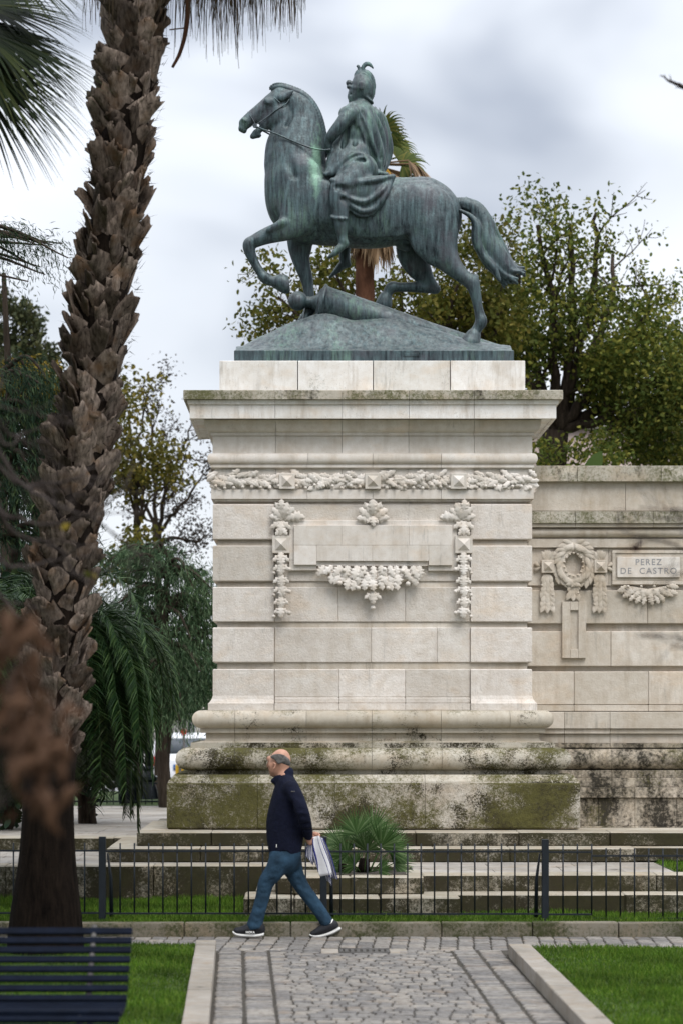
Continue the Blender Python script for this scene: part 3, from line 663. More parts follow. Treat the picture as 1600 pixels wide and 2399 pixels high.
zc1 = zo(948, ocr); zc2 = zo(938, ocr)
ring('corona', [(ocr - .05, zc0), (ocr - .045, zc0 + .0), (ocr - .04, zc0 - .012), (ocr, zc0 - .010), (ocr, zc1), (ocr + .02, zc1 + .004), (ocr + .03, zc2)], [645, 802, 958, 1110], M['stone_top'], ocr)
zs1 = zo(913.5, osl)
ring('cornice_slab', [(osl - .06, zc2 + .001), (osl, zc2 + .006), (osl, zs1 - .006), (osl - .008, zs1)], [645, 802, 958, 1110], M['stone_coping'], osl)
mb = MB(); mb.box(XL - osl + .17, XR + osl - .17, PF - osl + .17, PB + osl - .17, zc2, zs1 - .004); mb.build('slab_infill', M['stone_coping'], ped)
otb = off(520.6, 1234); ztb = ZA(845, PF - otb)
XL0, XR0, PB0 = XL, XR, PB
ring('top_block', [(otb, zs1 + .001), (otb, ztb - .006), (otb - .006, ztb)], [698, 874, 1054], M['stone_top'], otb, inner=otb - .35, gap=.005)
mb = MB(); mb.box(XL + .3, XR - .3, PF + .3, PB - .3, zs1, ztb - .002); mb.build('top_infill', M['stone_top'], ped)
# ------------------------------------------------------------------ carved ornaments
def leaf_me(name, L=1.0, Wd=.55, lobes=5, bulge=.16, curl=.12, nu=17, nv=7, mat=None, sharp=.42):
    V = []; 
    for i in range(nu):
        u = i / (nu - 1); w = Wd * .5 * (math.sin(math.pi * min(1, u * .93 + .05)) ** .75) * (1 - sharp * (.5 + .5 * math.cos(2 * math.pi * lobes * u)) * (u > .06))
        for j in range(nv):
            v = -1 + 2 * j / (nv - 1)
            V.append((u * L - abs(v) * .06, v * w, bulge * (1 - abs(v) ** 2.2) * math.sin(math.pi * (u * .8 + .15)) - .05 * math.exp(-(v / .18) ** 2) - curl * max(0, u - .6) ** 1.5 * 2 + .0 - .03 * abs(v)))
    Q = [(i * nv + j, (i + 1) * nv + j, (i + 1) * nv + j + 1, i * nv + j + 1) for i in range(nu - 1) for j in range(nv - 1)]
    return mesh_np(name, V, np.array(Q), True, mat)
def acorn_me(mat):
    pr = [(0, 0), (.28, .05), (.42, .25), (.45, .42), (.40, .45), (.38, .62), (.28, .85), (.1, .98), (0, 1.02)]; n = 8
    V = [(r * math.cos(2 * math.pi * k / n), r * math.sin(2 * math.pi * k / n), z) for r, z in pr for k in range(n)]
    Q = [(i * n + k, i * n + (k + 1) % n, (i + 1) * n + (k + 1) % n, (i + 1) * n + k) for i in range(len(pr) - 1) for k in range(n)]
    return mesh_np('acorn', V, np.array(Q), True, mat)
LV = {k: [leaf_me('leaf', 1, .62, 3, .17, .15, mat=M[k]), leaf_me('leaf', 1, .75, 4, .20, .2, mat=M[k]), leaf_me('leaf', 1, .5, 2, .15, .05, mat=M[k], sharp=.3)] for k in ('stone_smooth', 'stone_wall')}
AC = {k: acorn_me(M[k]) for k in ('stone_smooth', 'stone_wall')}
LAU = {k: leaf_me('leaf', 1, .42, 1, .14, .02, 9, 5, M[k], sharp=.0) for k in ('stone_smooth', 'stone_wall')}
def lay(name, me, parent, px, py, Y, ang, size, tilt=0.0, roll=0.0, wide=1.0, thick=1.0):
    """a carved piece lying on the facade: length along ang (degrees, 0 = right, 90 = up), bulging towards the viewer"""
    p = at(px, py, Y); a = math.radians(ang)
    B = Matrix(((1, 0, 0), (0, 0, -1), (0, 1, 0))).to_4x4()          # local x right, y up, z out of the wall
    m = Matrix.Translation(p) @ B @ Matrix.Rotation(a, 4, 'Z') @ Matrix.Rotation(-tilt, 4, 'Y') @ Matrix.Rotation(roll, 4, 'X') @ Matrix.Diagonal((size, size * wide, size * thick * .72, 1))
    return link(name, me, parent, m)
def stud(parent, px, py, Y, s, mat, depth=.05):
    p = at(px, py, Y); h = s / 2; bm = bmesh.new()
    box_bm(bm, p.x - h, p.x + h, Y - depth, Y + .06, p.z - h, p.z + h, .004)
    o = link('stud', bm_mesh('stud', bm, mat), parent)
    k = h * .68; bm = bmesh.new(); b = [bm.verts.new((p.x + sx * k, Y - depth - .0005, p.z + sz * k)) for sx, sz in ((-1, -1), (1, -1), (1, 1), (-1, 1))]; t = bm.verts.new((p.x, Y - depth - .05, p.z))
    for i in range(4): bm.faces.new((b[i], b[(i + 1) % 4], t))
    bm.faces.new(b[::-1]); link('stud_pyramid', bm_mesh('stud_pyramid', bm, mat), parent)
S_ = 'stone_smooth'
def px_m(s, Y): return s * Y / F
# garland frieze
yg = PF - ogb
gar = MB(); zc = ZA(1128, yg); R_ = .055
for sx0, sx1 in ((XL - ogb, XR + ogb),):
    pts = [(sx0, PB + ogb, zc), (sx0, yg, zc), (sx1, yg, zc), (sx1, PB + ogb, zc)]
for a, b in zip(pts[:-1], pts[1:]): gar.tube([a, b], [.040, .040], 10)
gar = gar.build('garland', M[S_], ped, True)
x = 496.0; k = 0
while x < 1256:
    for row in (-1, 0, 1):
        if any(abs(x - sx) < 17 for sx in (673, 873, 1073)): continue
        sg = 1 if (x < 673 or 873 < x < 1073) else -1
        lay('leaf', random.choice(LV[S_]), gar, x + random.uniform(-4, 4) - sg * 6, 1127 + row * 10 + random.uniform(-2, 2), yg - .034 - (.010 if row == 0 else -.012), (0 if sg > 0 else 180) + random.uniform(-45, 45), px_m(random.uniform(23, 31), yg), random.uniform(-.15, .25), random.uniform(-.3, .3))
    if k % 2: lay('acorn', AC[S_], gar, x, 1140 + random.uniform(-4, 4), yg - .05, random.uniform(0, 360), px_m(9, yg))
    x += 10.5; k += 1
for yy in np.linspace(yg + .05, PB, 16):
    for sx, ex in ((-1, XL - ogb - .045), (1, XR + ogb + .045)):
        m = Matrix.Translation((ex, yy, zc + random.uniform(-.03, .03))) @ Euler((random.uniform(-.4, .4), sx * (math.pi / 2) + random.uniform(-.2, .2), math.pi / 2 + random.uniform(-.5, .5))).to_matrix().to_4x4() @ Matrix.Diagonal((.14, .14, .14, 1))
        link('leaf', LV[S_][0], gar, m)
for sx in (673, 873, 1073): stud(ped, sx, 1128, yg - .02, px_m(37, yg), M[S_], .06)
# inscription panel: framed tablet with stepped lower corners
Yb = PF - REC
def tablet(name, rects, y0, y1, bev=.004):
    for (a, b, c, d) in rects: box(name, XA(a, y1), XA(b, y1), y0, y1, ZA(d, y1), ZA(c, y1), M[S_], ped, bev)
tablet('panel_frame', [(678, 1069, 1220, 1313), (678, 741, 1313.3, 1337), (1002, 1069, 1313.3, 1338), (741.3, 1001.7, 1313.3, 1327)], Yb - .05, Yb)
tablet('panel', [(689, 800, 1231, 1278), (800.2, 957, 1231, 1278), (957.2, 1058, 1231, 1278)], Yb - .085, Yb - .0502)
tablet('panel', [(689, 742, 1278.2, 1324), (742.2, 872, 1278.2, 1315), (872.2, 1003, 1278.2, 1315), (1003.2, 1058, 1278.2, 1325)], Yb - .085, Yb - .0502)
# acanthus crests and hanging festoons
Yo = Yb - .03
def cluster(px, py, n, a0, a1, L, lift=.03, wide=1.0, me=None, parent=None):
    for i in range(n):
        a = a0 + (a1 - a0) * i / max(1, n - 1); c = abs(i - (n - 1) / 2) / max(1, (n - 1) / 2)
        lay('leaf', me or LV[S_][i % 2], parent, px, py, Yo - lift - .012 * (1 - c), a + random.uniform(-4, 4), px_m(L * (1 - .12 * c), Yo), .25, 0, wide, 1.1)
cr_ = link('crest_ornament', MB().tube([at(873, 1212, Yo + .02), at(873, 1190, Yo)], [.05, .07], 10).me('crest_ornament', M[S_], True), ped)
cluster(873, 1215, 7, 178, 2, 47, parent=cr_); cluster(873, 1206, 3, 125, 55, 38, .06, parent=cr_); cluster(873, 1209, 3, 232, 308, 26, .05, parent=cr_)
for sg, cx in ((1, 659), (-1, 1085)):
    fs = link('side_festoon', MB().tube([at(cx, 1182, Yo + .02), at(cx, 1300, Yo + .03), at(cx, 1440, Yo + .02)], [.03, .05, .03], 8).me('side_festoon', M[S_], True), ped)
    cluster(cx + sg * 6, 1215, 6, 170 if sg > 0 else 10, 10 if sg > 0 else 170, 42, parent=fs); cluster(cx, 1200, 3, 120, 60, 32, .05, parent=fs)
    lay('leaf', LV[S_][1], fs, cx + sg * 18, 1206, Yo - .04, -10 if sg > 0 else 190, px_m(40, Yo), .1); lay('acorn', AC[S_], fs, cx + sg * 52, 1213, Yo - .03, 0, px_m(11, Yo))
    cluster(cx, 1222, 3, 215, 325, 36, parent=fs); cluster(cx, 1236, 2, 235, 305, 26, .05, parent=fs)
    stud(fs, cx, 1276, Yo - .02, px_m(41, Yo), M[S_], .05)
    for q, yy in enumerate((1300, 1322, 1352, 1374, 1402, 1424)):
        cluster(cx, yy, 3, 218, 322, 30 - q, .05, parent=fs); lay('leaf', LV[S_][1], fs, cx, yy - 6, Yo - .07, 270 + random.uniform(-12, 12), px_m(31, Yo), .15)
        if q % 2: lay('acorn', AC[S_], fs, cx + sg * 19, yy + 12, Yo - .04, 270, px_m(12, Yo)); lay('acorn', AC[S_], fs, cx - sg * 17, yy + 20, Yo - .04, 270, px_m(10, Yo))
    lay('acorn', AC[S_], fs, cx, 1444, Yo - .05, 270, px_m(11, Yo))
ft = link('centre_festoon', MB().tube([at(762, 1335, Yo + .02), at(810, 1358, Yo), at(873, 1370, Yo), at(935, 1358, Yo), at(984, 1335, Yo + .02)], [.02, .045, .055, .045, .02], 8).me('centre_festoon', M[S_], True), ped)
for i in range(13):
    t = i / 12; cx = 764 + 218 * t; yb = 1343 + 27 * math.sin(math.pi * t) ** .6; yy = 1331.0
    while yy < yb - 4:
        d = 250 + 40 * t + (t - .5) * 70 * (yb - yy) / 50 + random.uniform(-22, 22); lay('leaf', random.choice(LV[S_][:2]), ft, cx + random.uniform(-3, 3), yy - 4, Yo - .045 - .035 * math.sin(math.pi * t) - .02 * random.random(), d, px_m(random.uniform(28, 36), Yo), .22, random.uniform(-.2, .2), 1.15); yy += 14
for ax, ay in ((805, 1337), (848, 1334), (900, 1334), (942, 1338), (796, 1366), (839, 1378), (909, 1378), (955, 1368)): lay('acorn', AC[S_], ft, ax, ay, Yo - .09, 270 if ay > 1350 else 60, px_m(13, Yo))
cluster(873, 1388, 3, 215, 325, 30, .06, parent=ft); lay('leaf', LV[S_][1], ft, 873, 1384, Yo - .08, 270, px_m(32, Yo), .1); lay('acorn', AC[S_], ft, 873, 1424, Yo - .04, 270, px_m(14, Yo))
# ------------------------------------------------------------------ side wall with name tablet
WF = 27.42
sw = thing('side_wall', 'long lower limestone wall beside the pedestal with carved wreath and name tablet', 'wall', (4, 27.6, .75))
X0, X1 = XR - .35, 11.0
def wrun(name, o, y0, y1, jpx, mat, prof=None, smooth=False, bev=.004):
    Yf = WF - o; xs = [X0] + [XA(p, Yf) for p in jpx] + joints(XA(1600, Yf) + .3, X1, 1.3)[0:] if jpx else joints(X0, X1, 1.4)
    xs = sorted(set(xs))
    for a, b in zip(xs[:-1], xs[1:]):
        if prof is None: box(name, a + .0015, b - .0015, Yf + random.uniform(-.0015, .0015), WF + .3, ZA(y1, Yf), ZA(y0, Yf), mat, sw, bev)
        else:
            pr = [(WF + .3, ZA(y1, Yf))] + [(WF - q, z) for q, z in prof] + [(WF + .3, ZA(y0, Yf))]; n = len(pr)
            bm = bmesh.new(); bv = [bm.verts.new((x, y, z)) for x in (a + .0015, b - .0015) for y, z in pr]
            for i in range(n): bm.faces.new((bv[i], bv[(i + 1) % n], bv[n + (i + 1) % n], bv[n + i]))
            bm.faces.new(bv[:n][::-1]); bm.faces.new(bv[n:]); me = bm_mesh(name, bm, mat, smooth)
            if smooth: me.set_sharp_from_angle(angle=math.radians(35))
            link(name, me, sw)
mb = MB(); mb.box(X0, X1, WF + .04, WF + .75, .6, ZA(1092, WF) - .01); mb.build('wall_core', M['stone_wall'], sw)
W_, WB_ = M['stone_wall'], M['stone_wallbase']
wrun('coping', .06, 1091, 1128, [1351, 1548], M['stone_coping'])
wrun('parapet_block', -.02, 1128.6, 1197, [1464], M['stone_wall'])
wrun('wall_cornice', .13, 1198, 1226, [1347, 1529], M['stone_coping']); wrun('wall_fillet', .10, 1226.5, 1235, [1347, 1529], W_)
Yv = WF - .02
wrun('wall_mould', .04, 1235.5, 1261, [1420], W_, arc(-.02, .07, ZA(1261, WF), ZA(1235.5, WF), 8), True)
wrun('wall_band', .03, 1262, 1283, [1500], W_)
wrun('panel_block', -.015, 1284, 1372, [1425], W_)
wrun('wall_block', .02, 1383, 1461, [1516], W_, bev=.008); wrun('wall_block', .02, 1479, 1561, [1430], W_, bev=.008); wrun('wall_block', .02, 1573, 1651, [1344, 1518], W_, bev=.008)
wrun('wall_apron', .05, 1652, 1666, [1344, 1518], W_)
wrun('wall_band', .14, 1668, 1707, [1321, 1428], W_); wrun('wall_fillet', .11, 1707.5, 1719, [1321, 1428], W_); wrun('wall_fascia', .07, 1719.5, 1741, [1321, 1428], W_); wrun('wall_band', .17, 1741.5, 1752, [1321, 1428], WB_)
wrun('wall_torus', .22, 1752.5, 1804, [1432], WB_, arc(.10, .24, ZA(1804, WF - .2), ZA(1752.5, WF - .2), 14), True)
wrun('wall_fillet', .19, 1804.5, 1822, [1432], WB_); wrun('wall_slope', .24, 1822.5, 1844, [1432], WB_); wrun('base_band', .30, 1845, 1869, [1486], WB_)
wrun('base_block', .26, 1869.5, 1935, [1401, 1486, 1584], WB_); wrun('base_block', .31, 1935.5, 1952, [1486], WB_)
mb = MB(); mb.box(X0, X1, WF - .05, WF + .4, .70, ZA(1668, WF) + .002); mb.build('base_core', W_, sw)
# wreath between two studs, ribbons and tassels
K = 'stone_wall'; Yw = WF + .005
wr = []
for t in np.linspace(0, 2 * math.pi, 33): wr.append(at(1342.5 + 35 * math.sin(t), 1323 - 41 * math.cos(t), Yw - .03))
w = link('wreath', MB().tube(wr, .055, 8).me('wreath', M[K], True), sw)
for i in range(26):
    t = (i + .5) / 26 * 2 * math.pi; sgn = 1 if t < math.pi else -1
    for rr in (-9, 0, 9):
        tan = math.degrees(math.atan2(math.sin(t) * 41, math.cos(t) * 35)); d = (180 - 0) if False else 0
        lay('leaf', LAU[K], w, 1342.5 + (35 + rr) * math.sin(t), 1323 - (41 + rr) * math.cos(t), Yw - .085 + abs(rr) * .003, (-math.degrees(t) if t < math.pi else -math.degrees(t) + 180) + random.uniform(-18, 18) + rr * 1.5 * sgn, px_m(24, Yw), .12, 0, 1.2)
for i in range(14):
    t = i / 14 * 2 * math.pi; lay('berry', AC[K], w, 1342.5 + 22 * math.sin(t), 1323 - 27 * math.cos(t), Yw - .06, random.uniform(0, 360), px_m(7, Yw))
def tassel(cx, y0, y1, wpx):
    tt = link('tassel', MB().tube([at(cx, y0, Yw + .01), at(cx, (y0 + y1) / 2, Yw - .01), at(cx, y1 - 4, Yw + .01)], [.02, .05, .03], 8).me('tassel', M[K], True), sw)
    n = max(2, int((y1 - y0) / 13))
    for i in range(n):
        yy = y0 + (y1 - y0 - 24) * i / max(1, n - 1); s = .6 + .4 * i / max(1, n - 1)
        for dx, a in ((-.42, 250), (0, 270), (.42, 290)): lay('leaf', LAU[K], tt, cx + dx * wpx * .55 * s, yy, Yw - .06, a + random.uniform(-8, 8), px_m(24, Yw), .15, 0, 1.3)
        if i % 2: lay('berry', AC[K], tt, cx + random.choice((-1, 1)) * wpx * .42, yy + 14, Yw - .06, 270, px_m(7, Yw))
for cx in (1281, 1404):
    stud(sw, cx, 1328, Yw, px_m(30, Yw), M[K], .09); tassel(cx, 1346, 1438, 30)
    crn = link('crest_ornament', MB().tube([at(cx, 1312, Yw), at(cx, 1296, Yw)], [.05, .04], 8).me('crest_ornament', M[K], True), sw)
    for a in (60, 78, 90, 102, 120): lay('leaf', LAU[K], crn, cx, 1315, Yw - .06, a, px_m(28, Yw), .15, 0, 1.2)
tassel(1342.5, 1364, 1410, 24)
rb = MB(); rb.tube([at(1252, 1320, Yw), at(1266, 1329, Yw - .03)], [.03, .012], 6); rb.tube([at(1252, 1337, Yw), at(1266, 1329, Yw - .03)], [.03, .012], 6); rb.tube([at(1420, 1329, Yw - .03), at(1434, 1320, Yw)], [.012, .03], 6); rb.tube([at(1420, 1329, Yw - .03), at(1434, 1337, Yw)], [.012, .03], 6); rb.build('ribbon', M[K], sw, True)
# slot frame
def wbox(name, a, b, c, d, y0, y1, bev=.004, mat=None): return box(name, XA(a, y1), XA(b, y1), y0, y1, ZA(d, y1), ZA(c, y1), mat or M[K], sw, bev)
Yq = WF - .02
for a, b, c, d in ((1315, 1334, 1410, 1542), (1353, 1371, 1410, 1542), (1334.3, 1352.7, 1410, 1430), (1334.3, 1352.7, 1521, 1542)): wbox('slot_frame', a, b, c, d, Yq - .045, Yq - .001, .003)
wbox('slot_back', 1316, 1370, 1411, 1541, Yq - .014, Yq + .03, .001)
# name tablet
for a, b, c, d in ((1432, 1700, 1290, 1297), (1432, 1700, 1362, 1370), (1432, 1440, 1297.3, 1361.7)): wbox('tablet_frame', a, b, c, d, Yw - .03, Yw + .012, .004)
wbox('tablet_back', 1440.4, 1640, 1297.4, 1361.6, Yw - .018, Yw + .012, .002); wbox('name_tablet', 1444, 1591, 1305, 1353, Yw - .045, Yw - .0185, .004, M['stone_smooth'])
M['letter'] = flat('engraved_letter_paint', (.26, .26, .27), .8)
def text(name, s, size, mat, parent, mtx, depth=.002, bold=0.0, align='CENTER', space=1.0):
    cu = bpy.data.curves.new(name, 'FONT'); cu.body = s; cu.size = size; cu.align_x = align; cu.align_y = 'CENTER'; cu.extrude = depth; cu.offset = bold; cu.space_character = space
    t = bpy.data.objects.new(name, cu); C.objects.link(t); dg = bpy.context.evaluated_depsgraph_get(); me = bpy.data.meshes.new_from_object(t.evaluated_get(dg))
    bpy.data.objects.remove(t); me.materials.clear(); me.materials.append(mat); return link(name, me, parent, mtx)
RX = Matrix.Rotation(math.pi / 2, 4, 'X')
text('lettering', 'PEREZ', px_m(20, Yw), M['letter'], sw, Matrix.Translation(at(1518, 1317.5, Yw - .0465)) @ RX, .001, .0, space=1.18)
text('lettering', 'DE  CASTRO', px_m(20, Yw), M['letter'], sw, Matrix.Translation(at(1518, 1338, Yw - .0465)) @ RX, .001, .0, space=1.22)
fe = link('tablet_festoon', MB().tube([at(1462, 1374, Yw), at(1490, 1386, Yw - .02), at(1516, 1392, Yw - .02), at(1542, 1386, Yw - .02), at(1570, 1374, Yw)], [.02, .05, .06, .05, .02], 8).me('tablet_festoon', M[K], True), sw)
for i in range(10):
    t = i / 9; 
    for dy in (-4, 7): lay('leaf', LV[K][i % 2], fe, 1466 + 100 * t, 1377 + 12 * math.sin(math.pi * t) + dy, Yw - .06, (200 + 140 * t) + random.uniform(-20, 20), px_m(24, Yw), .15)
    if i % 3 == 0: lay('berry', AC[K], fe, 1470 + 92 * t, 1374, Yw - .08, 0, px_m(8, Yw))
# ------------------------------------------------------------------ bronze equestrian statue
YS = 27.8; SS = F / YS * 2.119                       # statue plane; statue sheet units per metre
def U(cx, cy, ly=0.0): return at(520 + cx / 2.119, 120 + cy / 2.119, YS + ly)
def rows(L, ly=None):
    """(cx, cy, r, w[, ly]) in statue sheet units -> (x, y, z, r, w) in metres"""
    out = []
    for q in L:
        l = q[4] if len(q) > 4 else (ly or 0.0); p = U(q[0], q[1], l); out.append((p.x, p.y, p.z, q[2] / SS, q[3]))
    return out
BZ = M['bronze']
stat = thing('equestrian_statue', 'green-grey bronze statue of a helmeted rider on a striding horse', 'statue', U(755, 1535))
# plate
p0, p1 = U(62, 1535, -.6), U(1447, 1535, -.6); zpl = U(700, 1484, -.6).z
box('bronze_plate', p0.x, p1.x, YS - .6, YS + .6, ztb + .001, zpl, BZ, stat, .008)
pq = U(940, 1506, -.6); box('foundry_mark', pq.x - .09, pq.x + .09, YS - .608, YS - .6, pq.z - .022, pq.z + .022, BZ, stat, .006)
# mound
sil = [(62, 1480), (110, 1476), (200, 1428), (300, 1382), (400, 1338), (470, 1316), (560, 1330), (650, 1345), (760, 1345), (860, 1340), (960, 1375), (1100, 1420), (1200, 1446), (1300, 1462), (1447, 1476)]
sx = np.array([U(a, b).x for a, b in sil]); sz = np.array([U(a, b).z for a, b in sil]); nx, ny = 150, 56
gx = np.linspace(p0.x + .012, p1.x - .012, nx); gy = np.linspace(-.588, .588, ny); V = []
from mathutils import noise as mnoise
for yv in gy:
    for xv in gx:
        hz = max(0, np.interp(xv, sx, sz) - zpl); c = min(1, (.588 - abs(yv)) / .43); c = c * c * (3 - 2 * c) if yv < 0 else min(1, (.588 - abs(yv)) / .2)
        nz = mnoise.fractal((xv * 3 + 2, yv * 5, 1.0), 1.0, 2.0, 5) * .022 + abs(mnoise.noise((xv * 2.2, yv * 3.3, 4.0))) * .035
        V.append((xv, YS + yv, zpl + .0015 + hz * c + nz * min(1, (.588 - abs(yv)) / .1) * min(1, (xv - p0.x) / .15) * min(1, (p1.x - xv) / .15)))
Q = [(j * nx + i, j * nx + i + 1, (j + 1) * nx + i + 1, (j + 1) * nx + i) for j in range(ny - 1) for i in range(nx - 1)]
link('mound', mesh_np('mound', V, np.array(Q), True, BZ), stat)
# fallen cannon: breech with knob to the left, barrel tapering to the right
a, b = U(485, 1250, -.02), U(1385, 1498, .10); ax = (b - a).normalized()
def lathe(name, prof, org, axis, n=32, parent=None, mat=BZ):
    q = axis.to_track_quat('Z', 'Y').to_matrix(); V = [org + q @ Vector((r * math.cos(2 * math.pi * k / n), r * math.sin(2 * math.pi * k / n), t)) for t, r in prof for k in range(n)]
    Qd = [(i * n + k, i * n + (k + 1) % n, (i + 1) * n + (k + 1) % n, (i + 1) * n + k) for i in range(len(prof) - 1) for k in range(n)]
    me = mesh_np(name, [tuple(v) for v in V], np.array(Qd), True, mat); me.set_sharp_from_angle(angle=math.radians(40)); return link(name, me, parent)
s = 1 / SS; L_ = (b - a).length
lathe('cannon', [(-.02, .001), (-.02, 60 * s), (0, 92 * s), (.012, 99 * s), (.03, 99 * s), (.045, 92 * s), (.05, 90 * s), (L_ * .3, 74 * s), (L_ * .6, 54 * s), (L_ * .95, 38 * s), (L_, 38 * s), (L_, .001)], a, ax, 36, stat)
kb_ = U(378, 1240, -.05); na = (a - kb_).normalized()
lathe('cannon_knob', [(-.118, .002)] + [(-.112 * math.cos(t), .112 * math.sin(t)) for t in np.linspace(.25, 2.55, 14)] + [(.14, .062), (.19, .08), (.235, .13), (.26, .17)], kb_, na, 28, stat)
br = MB(); br.tube([U(430, 1275, .05), U(415, 1330, .05), U(395, 1355, .05)], [.05, .035, .05], 8); br.build('cannon_support', BZ, stat, True)
# ---- horse
lo = U(60, 1500, 0); hi = U(1335, 150, 0)
G = SDF((lo.x - .02, YS - .50, lo.z - .06), (hi.x + .05, YS + .50, hi.z + .05), .0135)
# trunk
G.chain(rows([(340, 690, 118, .80), (470, 765, 176, .74), (620, 790, 183, .78), (760, 800, 178, .80), (880, 792, 164, .80), (985, 792, 158, .80), (1045, 815, 134, .80)]), .05)
G.chain(rows([(1010, 745, 108, .8), (1050, 790, 122, .8), (1060, 850, 118, .75)]), .08)
G.chain(rows([(330, 770, 98, .85), (400, 830, 106, .80), (470, 835, 105, .8)]), .10)
G.chain(rows([(318, 640, 97, .90), (322, 720, 92, .9), (330, 800, 80, .85)]), .08)
# neck
G.chain(rows([(340, 232, 44, .62), (385, 285, 72, .50), (395, 350, 97, .46), (380, 440, 132, .50), (370, 540, 148, .62), (385, 640, 150, .72), (430, 720, 140, .78)]), .06)
# throat swelling and shoulder blade
G.chain(rows([(330, 395, 46, .5), (290, 460, 60, .5), (275, 560, 58, .62)], 0), .05)
for sg in (-1, 1):
    G.chain(rows([(430, 600, 60, .30), (395, 720, 74, .32), (370, 820, 78, .36)], sg * .235), .07)
    G.chain(rows([(700, 800, 120, .2), (860, 830, 90, .2)], sg * .27), .10)
    G.chain(rows([(960, 760, 95, .30), (1040, 800, 105, .28), (1075, 890, 92, .30)], sg * .235), .08)     # haunch
    G.chain(rows([(500, 690, 40, .3), (520, 800, 50, .3)], sg * .29), .08)
# grooves: shoulder edge, jugular, flank
G.cut(rows([(455, 560, 12, 1), (470, 690, 13, 1), (440, 800, 12, 1), (410, 890, 10, 1)], -.375), .05)
G.cut(rows([(300, 800, 9, 1), (360, 850, 9, 1), (420, 900, 9, 1)], -.325), .04); G.cut(rows([(690, 905, 8, 1), (800, 915, 9, 1), (890, 885, 9, 1)], -.335), .05); G.cut(rows([(1000, 905, 9, 1), (1060, 960, 10, 1), (1120, 990, 9, 1)], -.345), .04); G.cut(rows([(470, 880, 8, 1), (560, 905, 8, 1)], -.33), .05)
G.cut(rows([(318, 420, 12, 1), (330, 520, 15, 1), (360, 620, 13, 1)], -.262), .05)
G.cut(rows([(900, 700, 10, 1), (915, 800, 14, 1), (950, 900, 16, 1)], -.375), .08)
G.cut(rows([(1110, 800, 8, 1), (1120, 880, 9, 1), (1110, 960, 8, 1)], -.315), .06)
# head
G.chain(rows([(292, 224, 48, .62), (250, 258, 47, .70), (203, 294, 42, .68), (156, 328, 37, .68), (116, 358, 31, .82)]), .025)
G.chain(rows([(288, 312, 62, .62), (252, 338, 46, .66), (214, 362, 28, .75)]), .03)
G.chain(rows([(240, 360, 21, .8), (200, 384, 15, .9), (172, 402, 16, 1.0), (158, 420, 15, 1.0)]), .018)
G.chain(rows([(100, 385, 18, 1.1), (112, 395, 14, 1.1)]), .02)
G.chain(rows([(150, 425, 11, 1), (185, 418, 13, 1)]), .015)
for sg in (-1, 1):
    G.chain(rows([(222, 246, 15, .5), (238, 250, 15, .5)], sg * .078), .02)                       # brow and eye
    G.chain(rows([(230, 256, 8, 1)], sg * .088), .006, 1)
    G.cut(rows([(206, 300, 5, 1), (165, 330, 5, 1)], sg * .078), .03)
    G.cut(rows([(96, 350, 7, .8), (104, 356, 6, .8)], sg * .062), .012)                           # nostril
    G.chain(rows([(104, 338, 8, .6), (118, 346, 8, .6)], sg * .058), .012)
    G.chain(rows([(300, 230, 20, .5), (328, 214, 17, .45), (356, 194, 6, .4)], sg * .085), .012)  # ears laid back
    G.cut(rows([(318, 214, 8, .5), (340, 204, 6, .5)], sg * .115), .012)
G.cut(rows([(325, 250, 9, 1), (345, 310, 9, 1), (325, 372, 9, 1)], -.098), .03)                      # edge of the cheek
G.cut(rows([(158, 372, 7, 3), (185, 370, 4, 3)]), .008)
# near fore leg, lifted
G.chain(rows([(395, 845, 70, .62, -.19), (330, 880, 58, .62, -.21), (275, 900, 48, .72, -.21), (215, 920, 40, .80, -.21), (160, 945, 33, .9, -.21), (137, 962, 33, .95, -.21), (143, 1005, 27, .95, -.21), (168, 1058, 22, .95, -.21), (196, 1103, 23, .95, -.21), (215, 1124, 29, .95, -.21), (240, 1138, 25, .95, -.21), (258, 1142, 24, .95, -.21)]), .035)
G.chain(rows([(262, 1146, 26, .95, -.21), (283, 1147, 36, .9, -.21), (303, 1152, 44, .9, -.21), (318, 1162, 42, .9, -.21)]), .004)
G.cut(rows([(380, 1090, 52, 3, -.21), (388, 1150, 52, 3, -.21), (392, 1220, 52, 3, -.21)]), .006)
G.chain(rows([(300, 850, 20, .6), (235, 885, 14, .6)], -.30), .03); G.cut(rows([(330, 905, 6, 1), (230, 935, 6, 1)], -.33), .04)
# far fore leg, standing
G.chain(rows([(390, 880, 70, .7, .17), (388, 960, 62, .75, .18), (390, 1020, 47, .85, .18), (405, 1080, 38, .95, .18), (420, 1125, 33, .95, .18), (430, 1180, 27, .95, .18), (436, 1240, 26, .95, .18), (438, 1275, 31, .95, .18), (425, 1310, 28, .95, .18), (412, 1345, 38, .95, .18)]), .04)
# near hind leg, pushing back
G.chain(rows([(1030, 870, 128, .55, -.17), (1068, 960, 98, .60, -.19), (1105, 1020, 67, .68, -.20), (1150, 1075, 47, .75, -.20), (1200, 1122, 36, .85, -.20), (1238, 1152, 36, .85, -.20), (1256, 1205, 28, .9, -.20), (1268, 1265, 23, .95, -.20), (1278, 1310, 25, .95, -.20), (1284, 1340, 30, .95, -.20), (1270, 1370, 26, .95, -.20), (1252, 1398, 26, .95, -.20)]), .04)
G.chain(rows([(1260, 1118, 13, .8, -.20), (1248, 1145, 22, .8, -.20)]), .03)
G.chain(rows([(1246, 1412, 36, .95, -.20), (1238, 1432, 43, .95, -.20), (1230, 1452, 50, .95, -.20)]), .004)
G.chain(rows([(1000, 960, 50, .35, -.25), (1045, 1010, 40, .4, -.24)]), .06)
